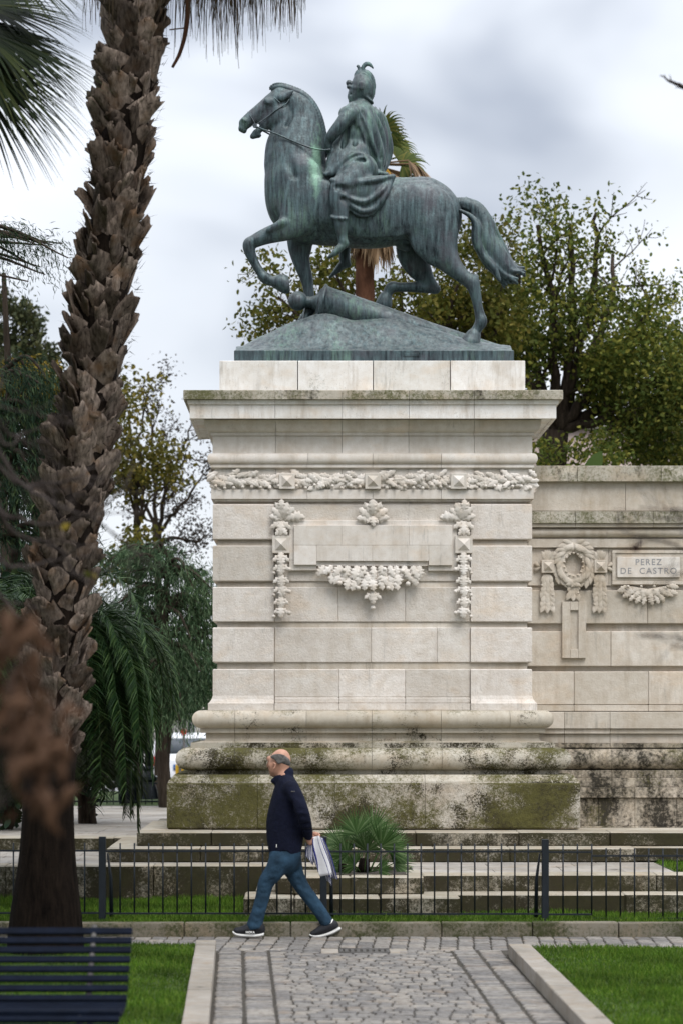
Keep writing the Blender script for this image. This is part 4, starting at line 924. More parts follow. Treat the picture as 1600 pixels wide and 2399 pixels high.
# far hind leg, lifted forward
G.chain(rows([(990, 880, 110, .55, .16), (950, 980, 88, .6, .19), (965, 1055, 68, .65, .20), (1005, 1120, 44, .75, .20), (1040, 1165, 31, .85, .20), (1052, 1178, 27, .85, .20)]), .04)
G.chain(rows([(1062, 1182, 22, .9, .20), (1020, 1174, 28, .9, .20), (940, 1172, 25, .9, .20), (880, 1172, 24, .95, .20), (842, 1172, 29, .95, .20), (822, 1200, 25, .95, .20), (812, 1218, 25, .95, .20)]), .02)
G.chain(rows([(810, 1224, 33, .95, .20), (805, 1244, 39, .95, .20), (802, 1258, 42, .95, .20)]), .004)
G.cut(rows([(760, 1315, 36, 3, .20), (802, 1318, 36, 3, .20), (860, 1306, 36, 3, .20)]), .006)
G.chain(rows([(890, 960, 26, .8), (915, 975, 22, .8)]), .03)
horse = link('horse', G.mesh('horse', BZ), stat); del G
# mane: a cropped crest of upright locks
mg = SDF(tuple(U(235, 560, 0) - Vector((0, .12, .0))), tuple(U(560, 140, 0) + Vector((0, .12, .05))), .009)
cr_l = [(252, 200, 8, .8), (262, 182, 14, .9), (295, 178, 16, 1), (340, 190, 17, 1), (395, 214, 20, .9), (440, 256, 22, .9), (474, 318, 23, .9), (494, 385, 22, .9), (503, 450, 21, .9), (506, 520, 18, .9)]
mg.chain(rows(cr_l), .01)
cs = spline(cr_l, 9)
for i in range(3, len(cs) - 2, 2):
    t = cs[i + 1] - cs[i - 1]; t /= np.hypot(t[0], t[1]) + 1e-9; n_ = np.array([t[1], -t[0]])
    a_, b_ = cs[i][:2] + n_ * 27, cs[i][:2] - n_ * 24
    for sg in (-1, 1): mg.cut(rows([(a_[0], a_[1], 4, 1), (b_[0] + t[0] * 5, b_[1] + t[1] * 5, 3, 1)], sg * .05), .008)
    mg.chain(rows([(cs[i + 1][0] + n_[0] * 17, cs[i + 1][1] + n_[1] * 17, 6, 2)]), .006, 1)
mane = link('mane', mg.mesh('mane', BZ), horse); del mg
# tail
tg = SDF(tuple(U(1110, 1180, 0) - Vector((0, .26, 0))), tuple(U(1530, 690, 0) + Vector((0, .26, 0))), .0105)
core = [(1140, 752, 26, .9), (1200, 758, 32, .9), (1255, 785, 42, .9), (1292, 845, 48, .9), (1308, 930, 56, .9), (1355, 1015, 60, .85), (1415, 1090, 48, .8)]
tg.chain(rows(core), .02); rg = random.Random(3)
for i in range(34):
    o0 = rg.uniform(-1, 1); ly = rg.uniform(-.8, .8); L = []
    for k, (x, y, r, w) in enumerate(core):
        d = np.array(core[min(k + 1, 6)][:2]) - np.array(core[max(k - 1, 0)][:2]); d = d / np.hypot(*d); n_ = np.array([-d[1], d[0]])
        q = o0 * r * (.9 if k < 4 else 1.05) + 7 * math.sin(k * 1.7 + i); L.append((x + n_[0] * q, y + n_[1] * q, 7 + 3 * (k > 2), 1, ly * r / SS * .95 * math.sqrt(max(0, 1 - o0 * o0 * .8))))
    e = L[-1]; L.append((e[0] + rg.uniform(20, 70), e[1] + rg.uniform(10, 55), 7, 1, e[4])); st_ = rg.choice((0, 1, 2, 3)); tg.chain(rows(L[st_:]), .008)
for ly in (-.12, 0, .1): tg.chain(rows([(1180, 790, 8, 1), (1235, 822, 14, 1), (1262, 870, 22, 1), (1262, 940, 24, 1), (1290, 1010, 20, 1), (1345, 1075, 18, 1), (1375, 1135, 10, 1)], ly), .015)
link('tail', tg.mesh('tail', BZ), horse); del tg
# bridle and reins
st = MB()
def strap(L, r=.009): st.tube(spline([tuple(U(a_, b_, c_)) for a_, b_, c_ in L], 6), r, 6)
for sg in (-1, 1):
    strap([(166, 366, sg * .066), (215, 335, sg * .075), (270, 292, sg * .09), (318, 262, sg * .085), (335, 240, sg * .07)], .007); strap([(236, 216, sg * .04), (262, 232, sg * .072), (290, 256, sg * .095)], .006)
strap([(130, 302, 0), (140, 318, -.055), (158, 345, -.066), (168, 368, -.065)], .006)
strap([(166, 372, -.08), (210, 390, -.10), (265, 408, -.16), (340, 440, -.20), (430, 476, -.24), (500, 490, -.26), (540, 488, -.30)], .011)
strap([(170, 378, .08), (215, 400, .11), (262, 424, .16), (340, 450, .22), (500, 490, .22)], .010)
bm = MB(); st.build('bridle_and_reins', BZ, stat, True)
for sg in (-1, 1): lathe('bit_ring', [(-.01, .002), (-.01, .026), (.01, .026), (.01, .002)], U(165, 370, sg * .08), Vector((0, 1, 0)), 14, stat)
# ---- rider
rl, rh = U(480, 1145, 0), U(880, 40, 0)
R = SDF((rl.x, YS - .52, rl.z), (rh.x, YS + .50, rh.z), .0095)
R.chain(rows([(695, 312, 62, 1.25, .0), (690, 370, 80, 1.15, .0), (672, 440, 82, 1.05), (655, 510, 84, 1.05), (655, 575, 98, 1.1)]), .04)            # torso
R.chain(rows([(692, 262, 34, 1, .0), (693, 290, 42, 1.2, .0)]), .03)                                                                               # neck
R.chain(rows([(615, 310, 36, 1, -.17), (690, 295, 42, 1, 0), (765, 330, 40, 1, .20)]), .04)                                                        # shoulders
R.chain(rows([(632, 312, 40, 1, -.22), (595, 360, 34, 1, -.27), (552, 412, 29, 1, -.27), (530, 445, 24, 1, -.24), (528, 478, 19, 1, -.22), (534, 492, 16, 1, -.20)]), .025)  # near arm
R.chain(rows([(780, 345, 38, 1, .20), (808, 420, 32, 1, .25), (822, 490, 28, 1, .27), (812, 550, 22, 1, .24), (795, 590, 19, 1, .18)]), .025)         # far arm
R.chain(rows([(836, 405, 8, .6, .30), (812, 430, 14, .5, .30), (800, 500, 9, .5, .28)]), .01)                                                     # sword hilt
# head, turned to look along the horse
R.chain(rows([(668, 200, 40, .95), (662, 222, 36, .9), (655, 240, 28, .85)]), .02)
R.chain(rows([(636, 205, 10, .8), (628, 226, 7, .8), (634, 234, 9, .9)]), .01); R.chain(rows([(640, 250, 12, 1.1), (648, 254, 14, 1.1)]), .01); R.cut(rows([(640, 214, 5, 1)], -.05), .012, 1)
# helmet with peak, neck guard, crest and perched eagle
R.chain(rows([(690, 150, 42, .95), (694, 180, 54, .9), (700, 205, 48, .92)]), .02)
R.chain(rows([(700, 118, 20, .4), (716, 116, 22, .35), (734, 134, 22, .3), (746, 170, 18, .3), (746, 215, 13, .35), (740, 238, 10, .4)]), .012)
R.chain(rows([(668, 122, 8, .7), (690, 108, 16, .6), (712, 112, 20, .5)]), .01)
R.chain(rows([(690, 195, 10, 4.5), (655, 190, 9, 4.0), (630, 178, 9, 2.5)]), .012); R.chain(rows([(630, 158, 16, 1)]), .008, 1); R.chain(rows([(626, 178, 9, 1.2)]), .01, 1)
R.chain(rows([(690, 160, 14, .5), (692, 182, 12, .5)], -.125), .008); R.chain(rows([(692, 165, 14, .5)], .125), .008, 1)
R.chain(rows([(715, 235, 12, 3.2), (738, 252, 9, 3.2), (748, 258, 5, 3)]), .012)
R.chain(rows([(686, 108, 9, .8), (680, 90, 8, .8), (675, 74, 8, .8), (668, 76, 4, .8)]), .004); R.chain(rows([(672, 104, 11, .8), (664, 120, 10, .8), (668, 130, 7, .8)]), .006)
R.chain(rows([(700, 104, 9, .8), (700, 80, 11, .8), (714, 64, 12, .7), (732, 66, 10, .7), (749, 84, 5, .6)]), .004); R.chain(rows([(732, 116, 6, .6), (738, 110, 5, .5)]), .004)
# thighs, lower legs and pointed feet
R.chain(rows([(690, 590, 82, .9, -.20), (640, 640, 70, .8, -.32), (590, 690, 55, .8, -.38), (578, 745, 46, .9, -.39), (588, 800, 41, .95, -.39), (592, 860, 35, .95, -.39), (597, 915, 26, .95, -.38), (602, 948, 25, .95, -.38)]), .03)
R.chain(rows([(612, 956, 20, .9, -.38), (588, 975, 20, .95, -.39), (560, 1002, 15, 1.1, -.40), (530, 1024, 7, 1.3, -.41)]), .012)
R.chain(rows([(545, 818, 8, 1, -.39), (552, 826, 9, 1, -.43), (590, 832, 10, 1, -.47), (618, 832, 8, 1, -.45)]), .008)
R.chain(rows([(640, 640, 70, .8, .32), (600, 720, 50, .9, .36), (612, 820, 40, .95, .37), (612, 940, 32, .95, .37), (608, 1010, 28, .95, .37), (612, 1045, 27, .95, .37)]), .03)
R.chain(rows([(628, 1060, 14, .9, .37), (600, 1062, 22, .95, .37), (570, 1090, 15, 1.1, .38), (534, 1124, 6, 1.2, .39)]), .012)
# tunic, hem, draped cloak over the horse's flank
def fold(L, ly, r=9, k=.028):
    R.chain(rows([(q[0], q[1], r * (q[2][0] if len(q) > 2 else 1), .9, q[2][1] if len(q) > 2 else ly) for q in L]), k)
def crease(L, ly, r=6, k=.025): R.cut(rows([(q[0], q[1], r * 1.35, .9, q[2] if len(q) > 2 else ly) for q in L], ly), k)
R.chain(rows([(640, 400, 52, .9, -.08), (605, 470, 58, .9, -.10), (575, 540, 54, .9, -.16), (545, 592, 32, .8, -.24), (516, 612, 8, .9, -.30)]), .03)
R.chain(rows([(655, 520, 80, .7, -.14), (600, 560, 48, .6, -.25), (550, 600, 20, .7, -.29)]), .03)
R.chain(rows([(590, 650, 46, .5, -.36), (665, 680, 72, .42, -.36), (740, 690, 72, .40, -.35), (800, 655, 40, .45, -.33), (846, 626, 12, .6, -.31)]), .03)
R.chain(rows([(650, 735, 34, .4, -.37), (705, 762, 46, .34, -.37), (770, 730, 40, .34, -.36)]), .03)
fold([(512, 612), (548, 604), (575, 572), (612, 537), (655, 512), (695, 512), (722, 538), (735, 578)], -.30, 11, .02)
crease([(540, 626, -.36), (575, 600, -.38), (615, 562, -.39), (655, 542, -.36), (700, 545, -.33)], -.375, 9)
fold([(548, 642), (600, 650), (680, 652), (760, 640), (850, 621, (.7, -.33))], -.415, 14); crease([(575, 676), (630, 684), (690, 684), (770, 664), (835, 640, -.40)], -.475, 11)
fold([(548, 672), (590, 700), (640, 733), (700, 748), (748, 728), (795, 690), (822, 650, (.8, -.35))], -.41, 12); crease([(600, 690), (650, 712), (700, 722), (745, 702), (785, 668)], -.47, 9)
crease([(600, 735), (650, 765), (705, 776), (760, 755), (800, 712)], -.46, 9)
fold([(565, 690), (612, 742), (660, 780), (708, 796), (765, 775), (815, 705), (842, 640, (.8, -.33))], -.39, 12, .02); fold([(622, 772), (660, 806), (700, 818), (745, 806), (790, 762), (826, 690)], -.37, 8, .012)
# bare back, shoulder blade, cloak falling diagonally from the near shoulder
R.chain(rows([(650, 276, 26, 1.1, -.12), (702, 335, 44, .8, -.13), (738, 425, 46, .8, -.11), (762, 515, 44, .8, -.06), (764, 590, 34, .8, -.04)]), .03)
R.chain(rows([(765, 320, 30, .9, .05), (790, 400, 30, .9, .08), (800, 480, 26, .9, .10), (790, 560, 22, .9, .10)]), .04)
R.chain(rows([(655, 345, 30, .4, -.185), (650, 400, 26, .4, -.19)]), .03); crease([(672, 390, -.225), (664, 440, -.225), (652, 495, -.215)], -.22, 7, .03); crease([(612, 380, -.21), (612, 440, -.20), (590, 520, -.22)], -.2, 9, .03)
fold([(648, 270, (1.2, -.15)), (690, 305, (1.2, -.20)), (718, 372, (1.2, -.20)), (746, 450, (1.1, -.185)), (772, 530, (1.0, -.13)), (776, 592, (1, -.09))], -.2, 11)
crease([(705, 300, -.235), (745, 380, -.22), (772, 460, -.19), (790, 530, -.14)], -.2, 9)
fold([(640, 276, (1, -.18)), (672, 330, (1, -.205)), (700, 400, (.9, -.21)), (716, 470, (.8, -.195)), (728, 520, (.7, -.19))], -.2, 9); crease([(690, 345, -.245), (712, 410, -.24), (735, 480, -.22), (750, 540, -.19)], -.2, 7)
fold([(705, 278, (1.5, -.06)), (750, 325, (1.5, -.09)), (785, 400, (1.5, -.04)), (798, 480, (1.3, .0)), (788, 560, (1.2, .0)), (772, 605, (1.1, 0))], -.05, 13)
fold([(600, 302, (1, -.235)), (622, 286, (1.2, -.19)), (650, 274, (1.2, -.12)), (690, 268, (1, -.09))], -.2, 9)
fold([(640, 285, (.8, -.25)), (663, 330, (.8, -.235)), (668, 365, (.7, -.215))], -.2, 8)
for q in range(4): fold([(755 + q * 8, 545 + q * 6), (765 + q * 10, 585), (760 + q * 16, 612)], -.08 + q * .03, 8, .014)
fold([(740, 610), (780, 605), (815, 612)], -.12, 12)
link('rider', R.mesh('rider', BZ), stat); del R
# ------------------------------------------------------------------ walking man
YP = 22.03; PS = F / YP * 4.703
def UP(cx, cy, ly=0.0): return at(520 + cx / 4.703, 1720 + cy / 4.703, YP + ly)
def prow(L, ly=0.0):
    out = []
    for q in L:
        l = q[4] if len(q) > 4 else ly; p = UP(q[0], q[1], l); out.append((p.x, p.y, p.z, q[2] / PS, q[3]))
    return out
def grid(x0, x1, y0, y1, h, d=.42): a, b = UP(x0, y1), UP(x1, y0); return SDF((a.x, YP - d, a.z), (b.x, YP + d, b.z), h)
def cloth(name, c, var=.25, bump=.25, sc=9):
    n = NT(name); k = n.noise(sc, 4, .6); col = n.mix(n.ramp(k, .3, .7), tuple(x * (1 - var) for x in c), tuple(x * (1 + var) for x in c))
    return n.done(col, .85, n.bump(n.math('ADD', n.noise(24, 4, .55), n.math('MULTIPLY', n.noise(300, 2), .15)), bump, .012), spec=.2)
M['skin'] = flat('skin', (.50, .27, .19), .5, var=.12, sc=18, spec=.35); M['hair'] = flat('grey_hair', (.11, .105, .10), .85, var=.55, sc=45, bump=.5)
M['jacket'] = cloth('navy_jacket', (.0045, .0065, .020), .3, .7); M['jeans'] = cloth('blue_jeans', (.019, .046, .078), .4, .7); M['shoe'] = flat('black_shoe', (.010, .011, .015), .7, var=.4, sc=40)
M['white'] = flat('white_rubber', (.70, .70, .68), .6, var=.08); M['blue'] = cloth('blue_stripe', (.025, .03, .16), .2); M['towel'] = cloth('white_towel', (.66, .66, .68), .06)
man = thing('person', 'walking person in navy jacket, blue jeans and black trainers, hands clasped behind holding a towel', 'person', UP(640, 2235))
g = grid(90, 1330, 130, 2260, .0075)
# body: head, neck, trunk, limbs and hands in one surface
g.chain(prow([(655, 262, 98, .86), (632, 292, 104, .84, .0), (608, 340, 92, .80, .005), (592, 392, 70, .80, .012), (580, 428, 42, .85, .02)]), .03)
g.chain(prow([(690, 300, 62, 1.1), (680, 390, 66, .95), (690, 480, 72, 1.0)]), .03)
g.chain(prow([(512, 262, 14, 2, .03), (525, 270, 30, 1.6, .02)]), .025); g.chain(prow([(520, 300, 9, 1, .055), (505, 345, 11, 1, .06), (515, 356, 12, 1, .055)]), .012)   # brow and nose
g.cut(prow([(524, 312, 9, 1, -.045)]), .015, 1); g.chain(prow([(538, 400, 11, 2, .04), (536, 418, 10, 2, .04)]), .015); g.chain(prow([(556, 445, 22, 1.3, .025)]), .02, 1)
g.chain(prow([(548, 345, 30, .8, -.03), (555, 390, 26, .8, -.02)]), .03)
g.chain(prow([(576, 318, 14, .5), (590, 338, 15, .5), (580, 372, 12, .5), (568, 382, 10, .6)], -.078), .006); g.chain(prow([(584, 322, 12, .5), (590, 345, 12, .5)], .078), .008)                        # ears
g.cut(prow([(580, 345, 7, .6)], -.082), .006, 1)
g.chain(prow([(700, 500, 70, 1.6), (715, 640, 130, 1.4), (708, 800, 160, 1.1), (700, 1000, 175, .95), (697, 1250, 160, 1.0)]), .05)
for sg in (-1, 1): g.chain(prow([(755, 600, 46, .9, sg * .18), (835, 740, 40, .9, sg * .24), (888, 885, 38, .9, sg * .255), (925, 985, 34, .9, sg * .19), (948, 1090, 30, .9, sg * .10), (958, 1150, 28, .8, sg * .055)]), .03)
g.chain(prow([(660, 1350, 80, .8, -.09), (500, 1640, 60, .9, -.09), (410, 1960, 45, .9, -.09), (370, 2120, 42, .9, -.09), (330, 2170, 36, .9, -.09), (230, 2185, 26, 1.2, -.09)]), .03)
g.chain(prow([(750, 1350, 80, .8, .09), (870, 1660, 60, .9, .09), (1090, 1960, 45, .9, .09), (1185, 2090, 40, .9, .09), (1120, 2160, 30, 1, .09), (1030, 2200, 22, 1.2, .09)]), .03)
# hands: near palm with four curled fingers and thumb, the far hand holding its wrist
g.chain(prow([(950, 1150, 27, .7, -.055), (965, 1182, 30, .6, -.045), (972, 1200, 26, .6, -.035)]), .014)
for k, (dx, dy) in enumerate(((20, -16), (12, -4), (2, 6), (-10, 13))):
    L = (.9, 1, .95, .8)[k]; g.chain(prow([(972 + dx, 1190 + dy, 10, .95, -.045), (996 + dx * .9, 1196 + dy + 6 * L, 9.5, .95, -.028), (1000 + dx * .7, 1186 + dy * .7 + 4, 9, .95, -.002), (986 + dx * .6, 1178 + dy * .7, 8, .95, .008)]), .006)
g.chain(prow([(952, 1168, 11, .9, -.07), (978, 1150, 10.5, .9, -.06), (1004, 1146, 9, .9, -.045), (1020, 1152, 8, .9, -.035)]), .008)
g.chain(prow([(985, 1110, 26, .7, .03), (1025, 1098, 26, .6, .015), (1045, 1104, 20, .6, .01)]), .014)
for k in range(4):
    dy = -12 + 9 * k; g.chain(prow([(1036, 1102 + dy, 9.5, .95, .012 - .004 * k), (1066, 1106 + dy, 9, .95, -.004), (1078, 1118 + dy, 8.5, .95, -.024), (1066, 1126 + dy, 8, .95, -.036)]), .006)
g.chain(prow([(1000, 1120, 10, .9, -.01), (1028, 1132, 10, .9, -.03), (1048, 1134, 8.5, .9, -.04)]), .008)
body = link('body', g.mesh('body', M['skin'], 0), man); del g
# fringe of grey hair, bald on top
g = grid(480, 780, 130, 460, .006, .2)
g.chain(prow([(556, 250, 22, .3, -.072), (600, 250, 34, .3, -.077), (655, 266, 46, .4, -.070), (702, 296, 46, .7, -.043), (722, 306, 33, 1.2, .0), (702, 296, 46, .7, .043), (640, 280, 48, .4, .076), (575, 270, 34, .3, .08)]), .012)
g.chain(prow([(720, 330, 36, 1.3, 0), (700, 350, 40, 1.2, .0)]), .02); g.cut(prow([(690, 398, 44, 3)]), .02, 1); g.chain(prow([(606, 290, 14, .4, -.082), (630, 310, 22, .4, -.08)]), .012)
link('hair', g.mesh('hair', M['hair'], 1), man); del g
# jacket
g = grid(440, 1080, 340, 1330, .008)
g.chain(prow([(712, 545, 108, 2.0), (720, 640, 150, 1.65), (718, 780, 186, 1.28), (708, 950, 214, 1.03), (699, 1100, 206, 1.0), (697, 1225, 188, 1.03), (697, 1262, 176, 1.05)]), .04)
for sg in (-1, 1): g.chain(prow([(770, 600, 86, .9, sg * .19), (838, 730, 80, .9, sg * .25), (892, 880, 76, .9, sg * .27), (925, 985, 66, .9, sg * .20), (948, 1080, 55, .9, sg * .11), (956, 1125, 47, .9, sg * .065)]), .03)
g.chain(prow([(610, 505, 44, 1.2, .0), (650, 490, 74, 1.05), (705, 445, 80, 1.0), (738, 420, 58, 1.05)]), .02)
g.cut(prow([(640, 380, 70, .95), (662, 440, 66, .85), (640, 482, 52, .75)]), .015); g.chain(prow([(566, 515, 26, 1.4), (600, 528, 30, 1.4), (640, 522, 30, 2.2)]), .02)
g.cut(prow([(697, 1330, 60, 6), (697, 1345, 60, 6)]), .01)
rj = random.Random(5)
for L in ([(700, 700), (650, 860), (620, 1040)], [(770, 760), (730, 900), (700, 1100)], [(600, 640), (570, 820), (560, 980)], [(820, 900), (790, 1020), (800, 1180)]): g.cut(prow([(a_, b_, 14, 1) for a_, b_ in L], -.262), .05)
for L, ly in (([(820, 860), (880, 830), (940, 850)], -.34), ([(840, 930), (900, 905), (955, 930)], -.325), ([(880, 1000), (930, 985), (975, 1005)], -.26), ([(790, 650), (840, 690), (900, 690)], -.315), ([(905, 1060), (950, 1050), (990, 1066)], -.19)): g.cut(prow([(a_, b_, 9, 1) for a_, b_ in L], ly), .035)
jk = link('jacket', g.mesh('jacket', M['jacket'], 1), man); del g
wb_ = MB(); 
z_ = UP(600, 1212, -.2)
box('zip_pull', z_.x + .0, z_.x + .007, z_.y - .012, z_.y - .002, z_.z - .03, z_.z, M['white'], man, .002)
tg = UP(785, 632, -.278); box('sleeve_tag', tg.x - .018, tg.x + .018, tg.y - .004, tg.y + .004, tg.z - .004, tg.z + .005, M['iron'], man, .001)
# jeans
g = grid(230, 1290, 1230, 2180, .008, .34)
g.chain(prow([(697, 1270, 172, 1.02), (700, 1340, 176, .98), (700, 1400, 150, 1.0)]), .04)
fl = [(640, 1400, 122, .95, -.085), (580, 1510, 106, .95, -.09), (492, 1635, 88, .98, -.09), (452, 1790, 78, 1, -.09), (405, 1960, 76, 1, -.09), (368, 2085, 84, 1, -.09), (360, 2110, 86, 1, -.09)]
rl_ = [(755, 1400, 128, .95, .085), (806, 1540, 98, .98, .09), (885, 1685, 82, 1, .09), (985, 1820, 76, 1, .09), (1085, 1960, 72, 1, .09), (1148, 2060, 74, 1, .09)]
g.chain(prow(fl), .04); g.chain(prow(rl_), .04)
for L, ly in (([(420, 1650), (500, 1640), (570, 1600)], -.165), ([(430, 1690), (510, 1690), (560, 1660)], -.165), ([(400, 1740), (470, 1760), (530, 1740)], -.16), ([(360, 1900), (420, 1925), (480, 1900)], -.16), ([(340, 1990), (400, 2020), (460, 2000)], -.16), ([(310, 2050), (370, 2085), (440, 2065)], -.165), ([(600, 1330), (680, 1420), (720, 1470)], -.2), ([(560, 1440), (640, 1450), (700, 1430)], -.19), ([(760, 1340), (770, 1420), (740, 1480)], -.17), ([(550, 1540), (610, 1540), (650, 1510)], -.18)): g.cut(prow([(a_, b_, 8, 1) for a_, b_ in L], ly), .03)
for L in ([(840, 1600), (900, 1640), (950, 1640)], [(860, 1660), (920, 1700), (970, 1690)], [(960, 1800), (1010, 1850), (1060, 1850)], [(1060, 1960), (1110, 1990), (1160, 1980)], [(1090, 2020), (1140, 2040), (1190, 2030)], [(790, 1500), (850, 1510), (890, 1490)]): g.cut(prow([(a_, b_, 9, 1) for a_, b_ in L], .015), .035)
g.cut(prow([(300, 2215, 50, 4, -.09), (360, 2195, 50, 4, -.09), (470, 2180, 50, 4, -.09)]), .008); g.cut(prow([(1110, 2165, 50, 4, .09), (1200, 2145, 50, 4, .09), (1290, 2070, 50, 4, .09)]), .008)
link('jeans', g.mesh('jeans', M['jeans'], 1), man); del g
# trainers
def shoe(up, cutl, sole, ly, sock=None):
    g = grid(90, 1340, 2040, 2260, .0062, .34)
    g.chain(prow(up, ly), .02); g.cut(prow(cutl, ly), .008)
    o = link('shoe', g.mesh('shoe', M['shoe'], 1), man); g = grid(90, 1340, 2040, 2260, .0062, .34)
    g.chain(prow(sole, ly), .01); link('sole', g.mesh('sole', M['white'], 1), o)
    if sock: m_ = MB(); m_.tube([UP(a_, b_, ly) for a_, b_ in sock], .042, 12); m_.build('sock', M['white'], man, True)
    return o
sh = shoe([(165, 2165, 36, 1.5), (240, 2160, 48, 1.2), (320, 2140, 66, .95), (395, 2130, 72, .85), (420, 2150, 60, .85)], [(120, 2262, 50, 3), (300, 2274, 50, 3), (500, 2268, 50, 3)],
     [(132, 2180, 14, 3.2), (170, 2204, 18, 3.0), (260, 2216, 19, 2.8), (360, 2220, 20, 2.6), (440, 2208, 20, 2.5), (456, 2196, 14, 2.5)], -.09)
shoe([(1000, 2196, 28, 1.7), (1070, 2170, 46, 1.2), (1150, 2130, 62, .95), (1215, 2105, 62, .85), (1240, 2120, 50, .85)], [(950, 2268, 50, 3), (1100, 2262, 50, 3), (1220, 2215, 50, 3), (1330, 2150, 50, 3)],
     [(975, 2212, 13, 3.2), (1040, 2226, 17, 3.0), (1120, 2216, 19, 2.8), (1210, 2186, 21, 2.6), (1285, 2146, 20, 2.5), (1296, 2138, 14, 2.5)], .09, [(1180, 2060), (1205, 2105)])
text('lettering', 'HOKA', .028, M['white'], sh, Matrix.Translation(UP(316, 2184, -.154)) @ RX, .0015, .0012)
# striped towel held behind the back
tw = thing('towel', 'white towel with blue stripes hanging from the clasped hands', 'towel', UP(1080, 1400, 0))
def flap(name, tl, tr, bl, br_, nc, cols, ly0, amp, ph, ext=0):
    nr = 14; V = []
    for i in range(nr + 1):
        t = i / nr
        for j in range(nc + 1):
            u = j / nc; a_ = np.array(tl) * (1 - u) + np.array(tr) * u; b_ = np.array(bl) * (1 - u) + np.array(br_) * u
            c_ = a_ * (1 - t) + b_ * t; c_[0] += 10 * math.sin(t * 5 + ph + u * 3); V.append(tuple(UP(c_[0], c_[1], ly0 + amp * (.35 + .65 * t) * math.sin(u * ph * 3.2 + t * 1.6))))
    Q = np.array([(i * (nc + 1) + j, (i + 1) * (nc + 1) + j, (i + 1) * (nc + 1) + j + 1, i * (nc + 1) + j + 1) for i in range(nr) for j in range(nc)])
    me = mesh_np(name, V, Q, True, M['towel']); me.materials.append(M['blue']); me.polygons.foreach_set('material_index', np.array([cols[j % len(cols)] for i in range(nr) for j in range(nc)], np.int32))
    o = link(name, me, tw); md = o.modifiers.new('thickness', 'SOLIDIFY'); md.thickness = .006; md.offset = 0
flap('striped_fold', (978, 1140), (1030, 1130), (915, 1345), (1010, 1450), 12, [1, 0, 1, 0], -.02, .02, 2.0)
flap('striped_fold', (1070, 1120), (1120, 1150), (1130, 1560), (1290, 1600), 18, [0, 1, 1, 0], .01, .03, 3.0)
flap('striped_fold', (1060, 1140), (1110, 1170), (1150, 1610), (1215, 1672), 10, [0, 1], .035, .02, 2.0)
flap('white_fold', (985, 1135), (1085, 1118), (1078, 1566), (1214, 1545), 20, [0] * 14 + [1] + [0] * 5, -.045, .012, 1.4)
flap('printed_edge', (992, 1140), (1006, 1138), (1030, 1440), (1060, 1520), 4, [1, 0, 1, 1], -.05, .008, 1.4)
# ------------------------------------------------------------------ park bench
bn = thing('park_bench', 'dark blue-black slatted park bench on the lawn beside the path', 'bench', (-1.97, 13.4, .05))
bx0, bx1 = -2.9, XA(311, 13.8)
def slat(y, z, ang, w=.040, t=.024):
    bm = bmesh.new(); box_bm(bm, bx0, bx1, -t / 2, t / 2, -w / 2, w / 2, .006, 2); me = bm_mesh('slat', bm, M['bench_paint'])
    link('slat', me, bn, Matrix.Translation((0, y, z)) @ Matrix.Rotation(ang, 4, 'X'))
for i in range(8): t = i / 7; slat(13.82 - .40 * t, .815 - .335 * t, -.55 - .25 * t)
for i in range(8): t = i / 7; slat(13.36 - .42 * t, .452 - .016 * math.sin(t * 3.1) + (.012 if i == 7 else 0), -1.45, .042)
slat(12.885, .432, -1.1, .042); slat(12.86, .39, -.5, .042)
for x in (bx0 + .2, bx1 - .22, (bx0 + bx1) / 2):
    m = MB(); m.tube(spline([(x, 13.86, .84), (x, 13.62, .62), (x, 13.42, .44), (x, 13.2, .425), (x, 12.92, .43)], 6), .017, 8); m.tube(spline([(x, 12.98, .42), (x, 12.93, .25), (x, 12.90, .04)], 5), .018, 8); m.tube(spline([(x, 13.45, .44), (x, 13.62, .25), (x, 13.72, .04)], 5), .018, 8); m.build('leg_frame', M['iron'], bn, True)
# ------------------------------------------------------------------ vegetation
rv = random.Random(11); RV = np.random.default_rng(11)
def rvec(s=1.0): return Vector((rv.gauss(0, s), rv.gauss(0, s), rv.gauss(0, s)))
def limb(p, d, L, r0, r1, wob=.12, grav=0.0, n=8):
    pts = [Vector(p)]; d = Vector(d).normalized(); h = L / n
    for i in range(n): d = (d + rvec(wob) + Vector((0, 0, grav))).normalized(); pts.append(pts[-1] + d * h)
    return pts, list(np.linspace(r0, r1, n + 1))
def path_limb(pts, r0, r1, k=6, wob=.0):
    q = spline([tuple(p) for p in pts], k); q += RV.normal(size=q.shape) * wob; return [Vector(v) for v in q], list(np.linspace(r0, r1, len(q)))
def grow(mb, pts, rad, lev, tips, spread=.9, nchild=5, ratio=.55, grav=.02, wob=.13, minr=.006, start=.25, up=.25):
    mb.tube(pts, rad, 7 if rad[0] > .05 else 5 if rad[0] > .015 else 4, False); tips.append((pts[-1], lev))
    L = sum((b - a).length for a, b in zip(pts[:-1], pts[1:]))
    if lev <= 0: tips += [(p, 0) for p in pts[2::2]]; return
    for c in range(nchild):
        t = start + (1 - start) * (c + rv.random()) / nchild; i = min(len(pts) - 2, int(t * (len(pts) - 1)))
        d = (pts[i + 1] - pts[i]).normalized(); s = rvec(1); s = (s - d * s.dot(d)).normalized()
        q, r = limb(pts[i], d * (1 - spread * .5) + s * spread + Vector((0, 0, up)), L * ratio * rv.uniform(.7, 1.15) * (1.15 - .5 * t), max(minr, rad[i] * .55), minr * .6, wob, grav, 6)
        grow(mb, q, r, lev - 1, tips, spread, max(2, nchild - 1), ratio, grav, wob, minr, start, up)
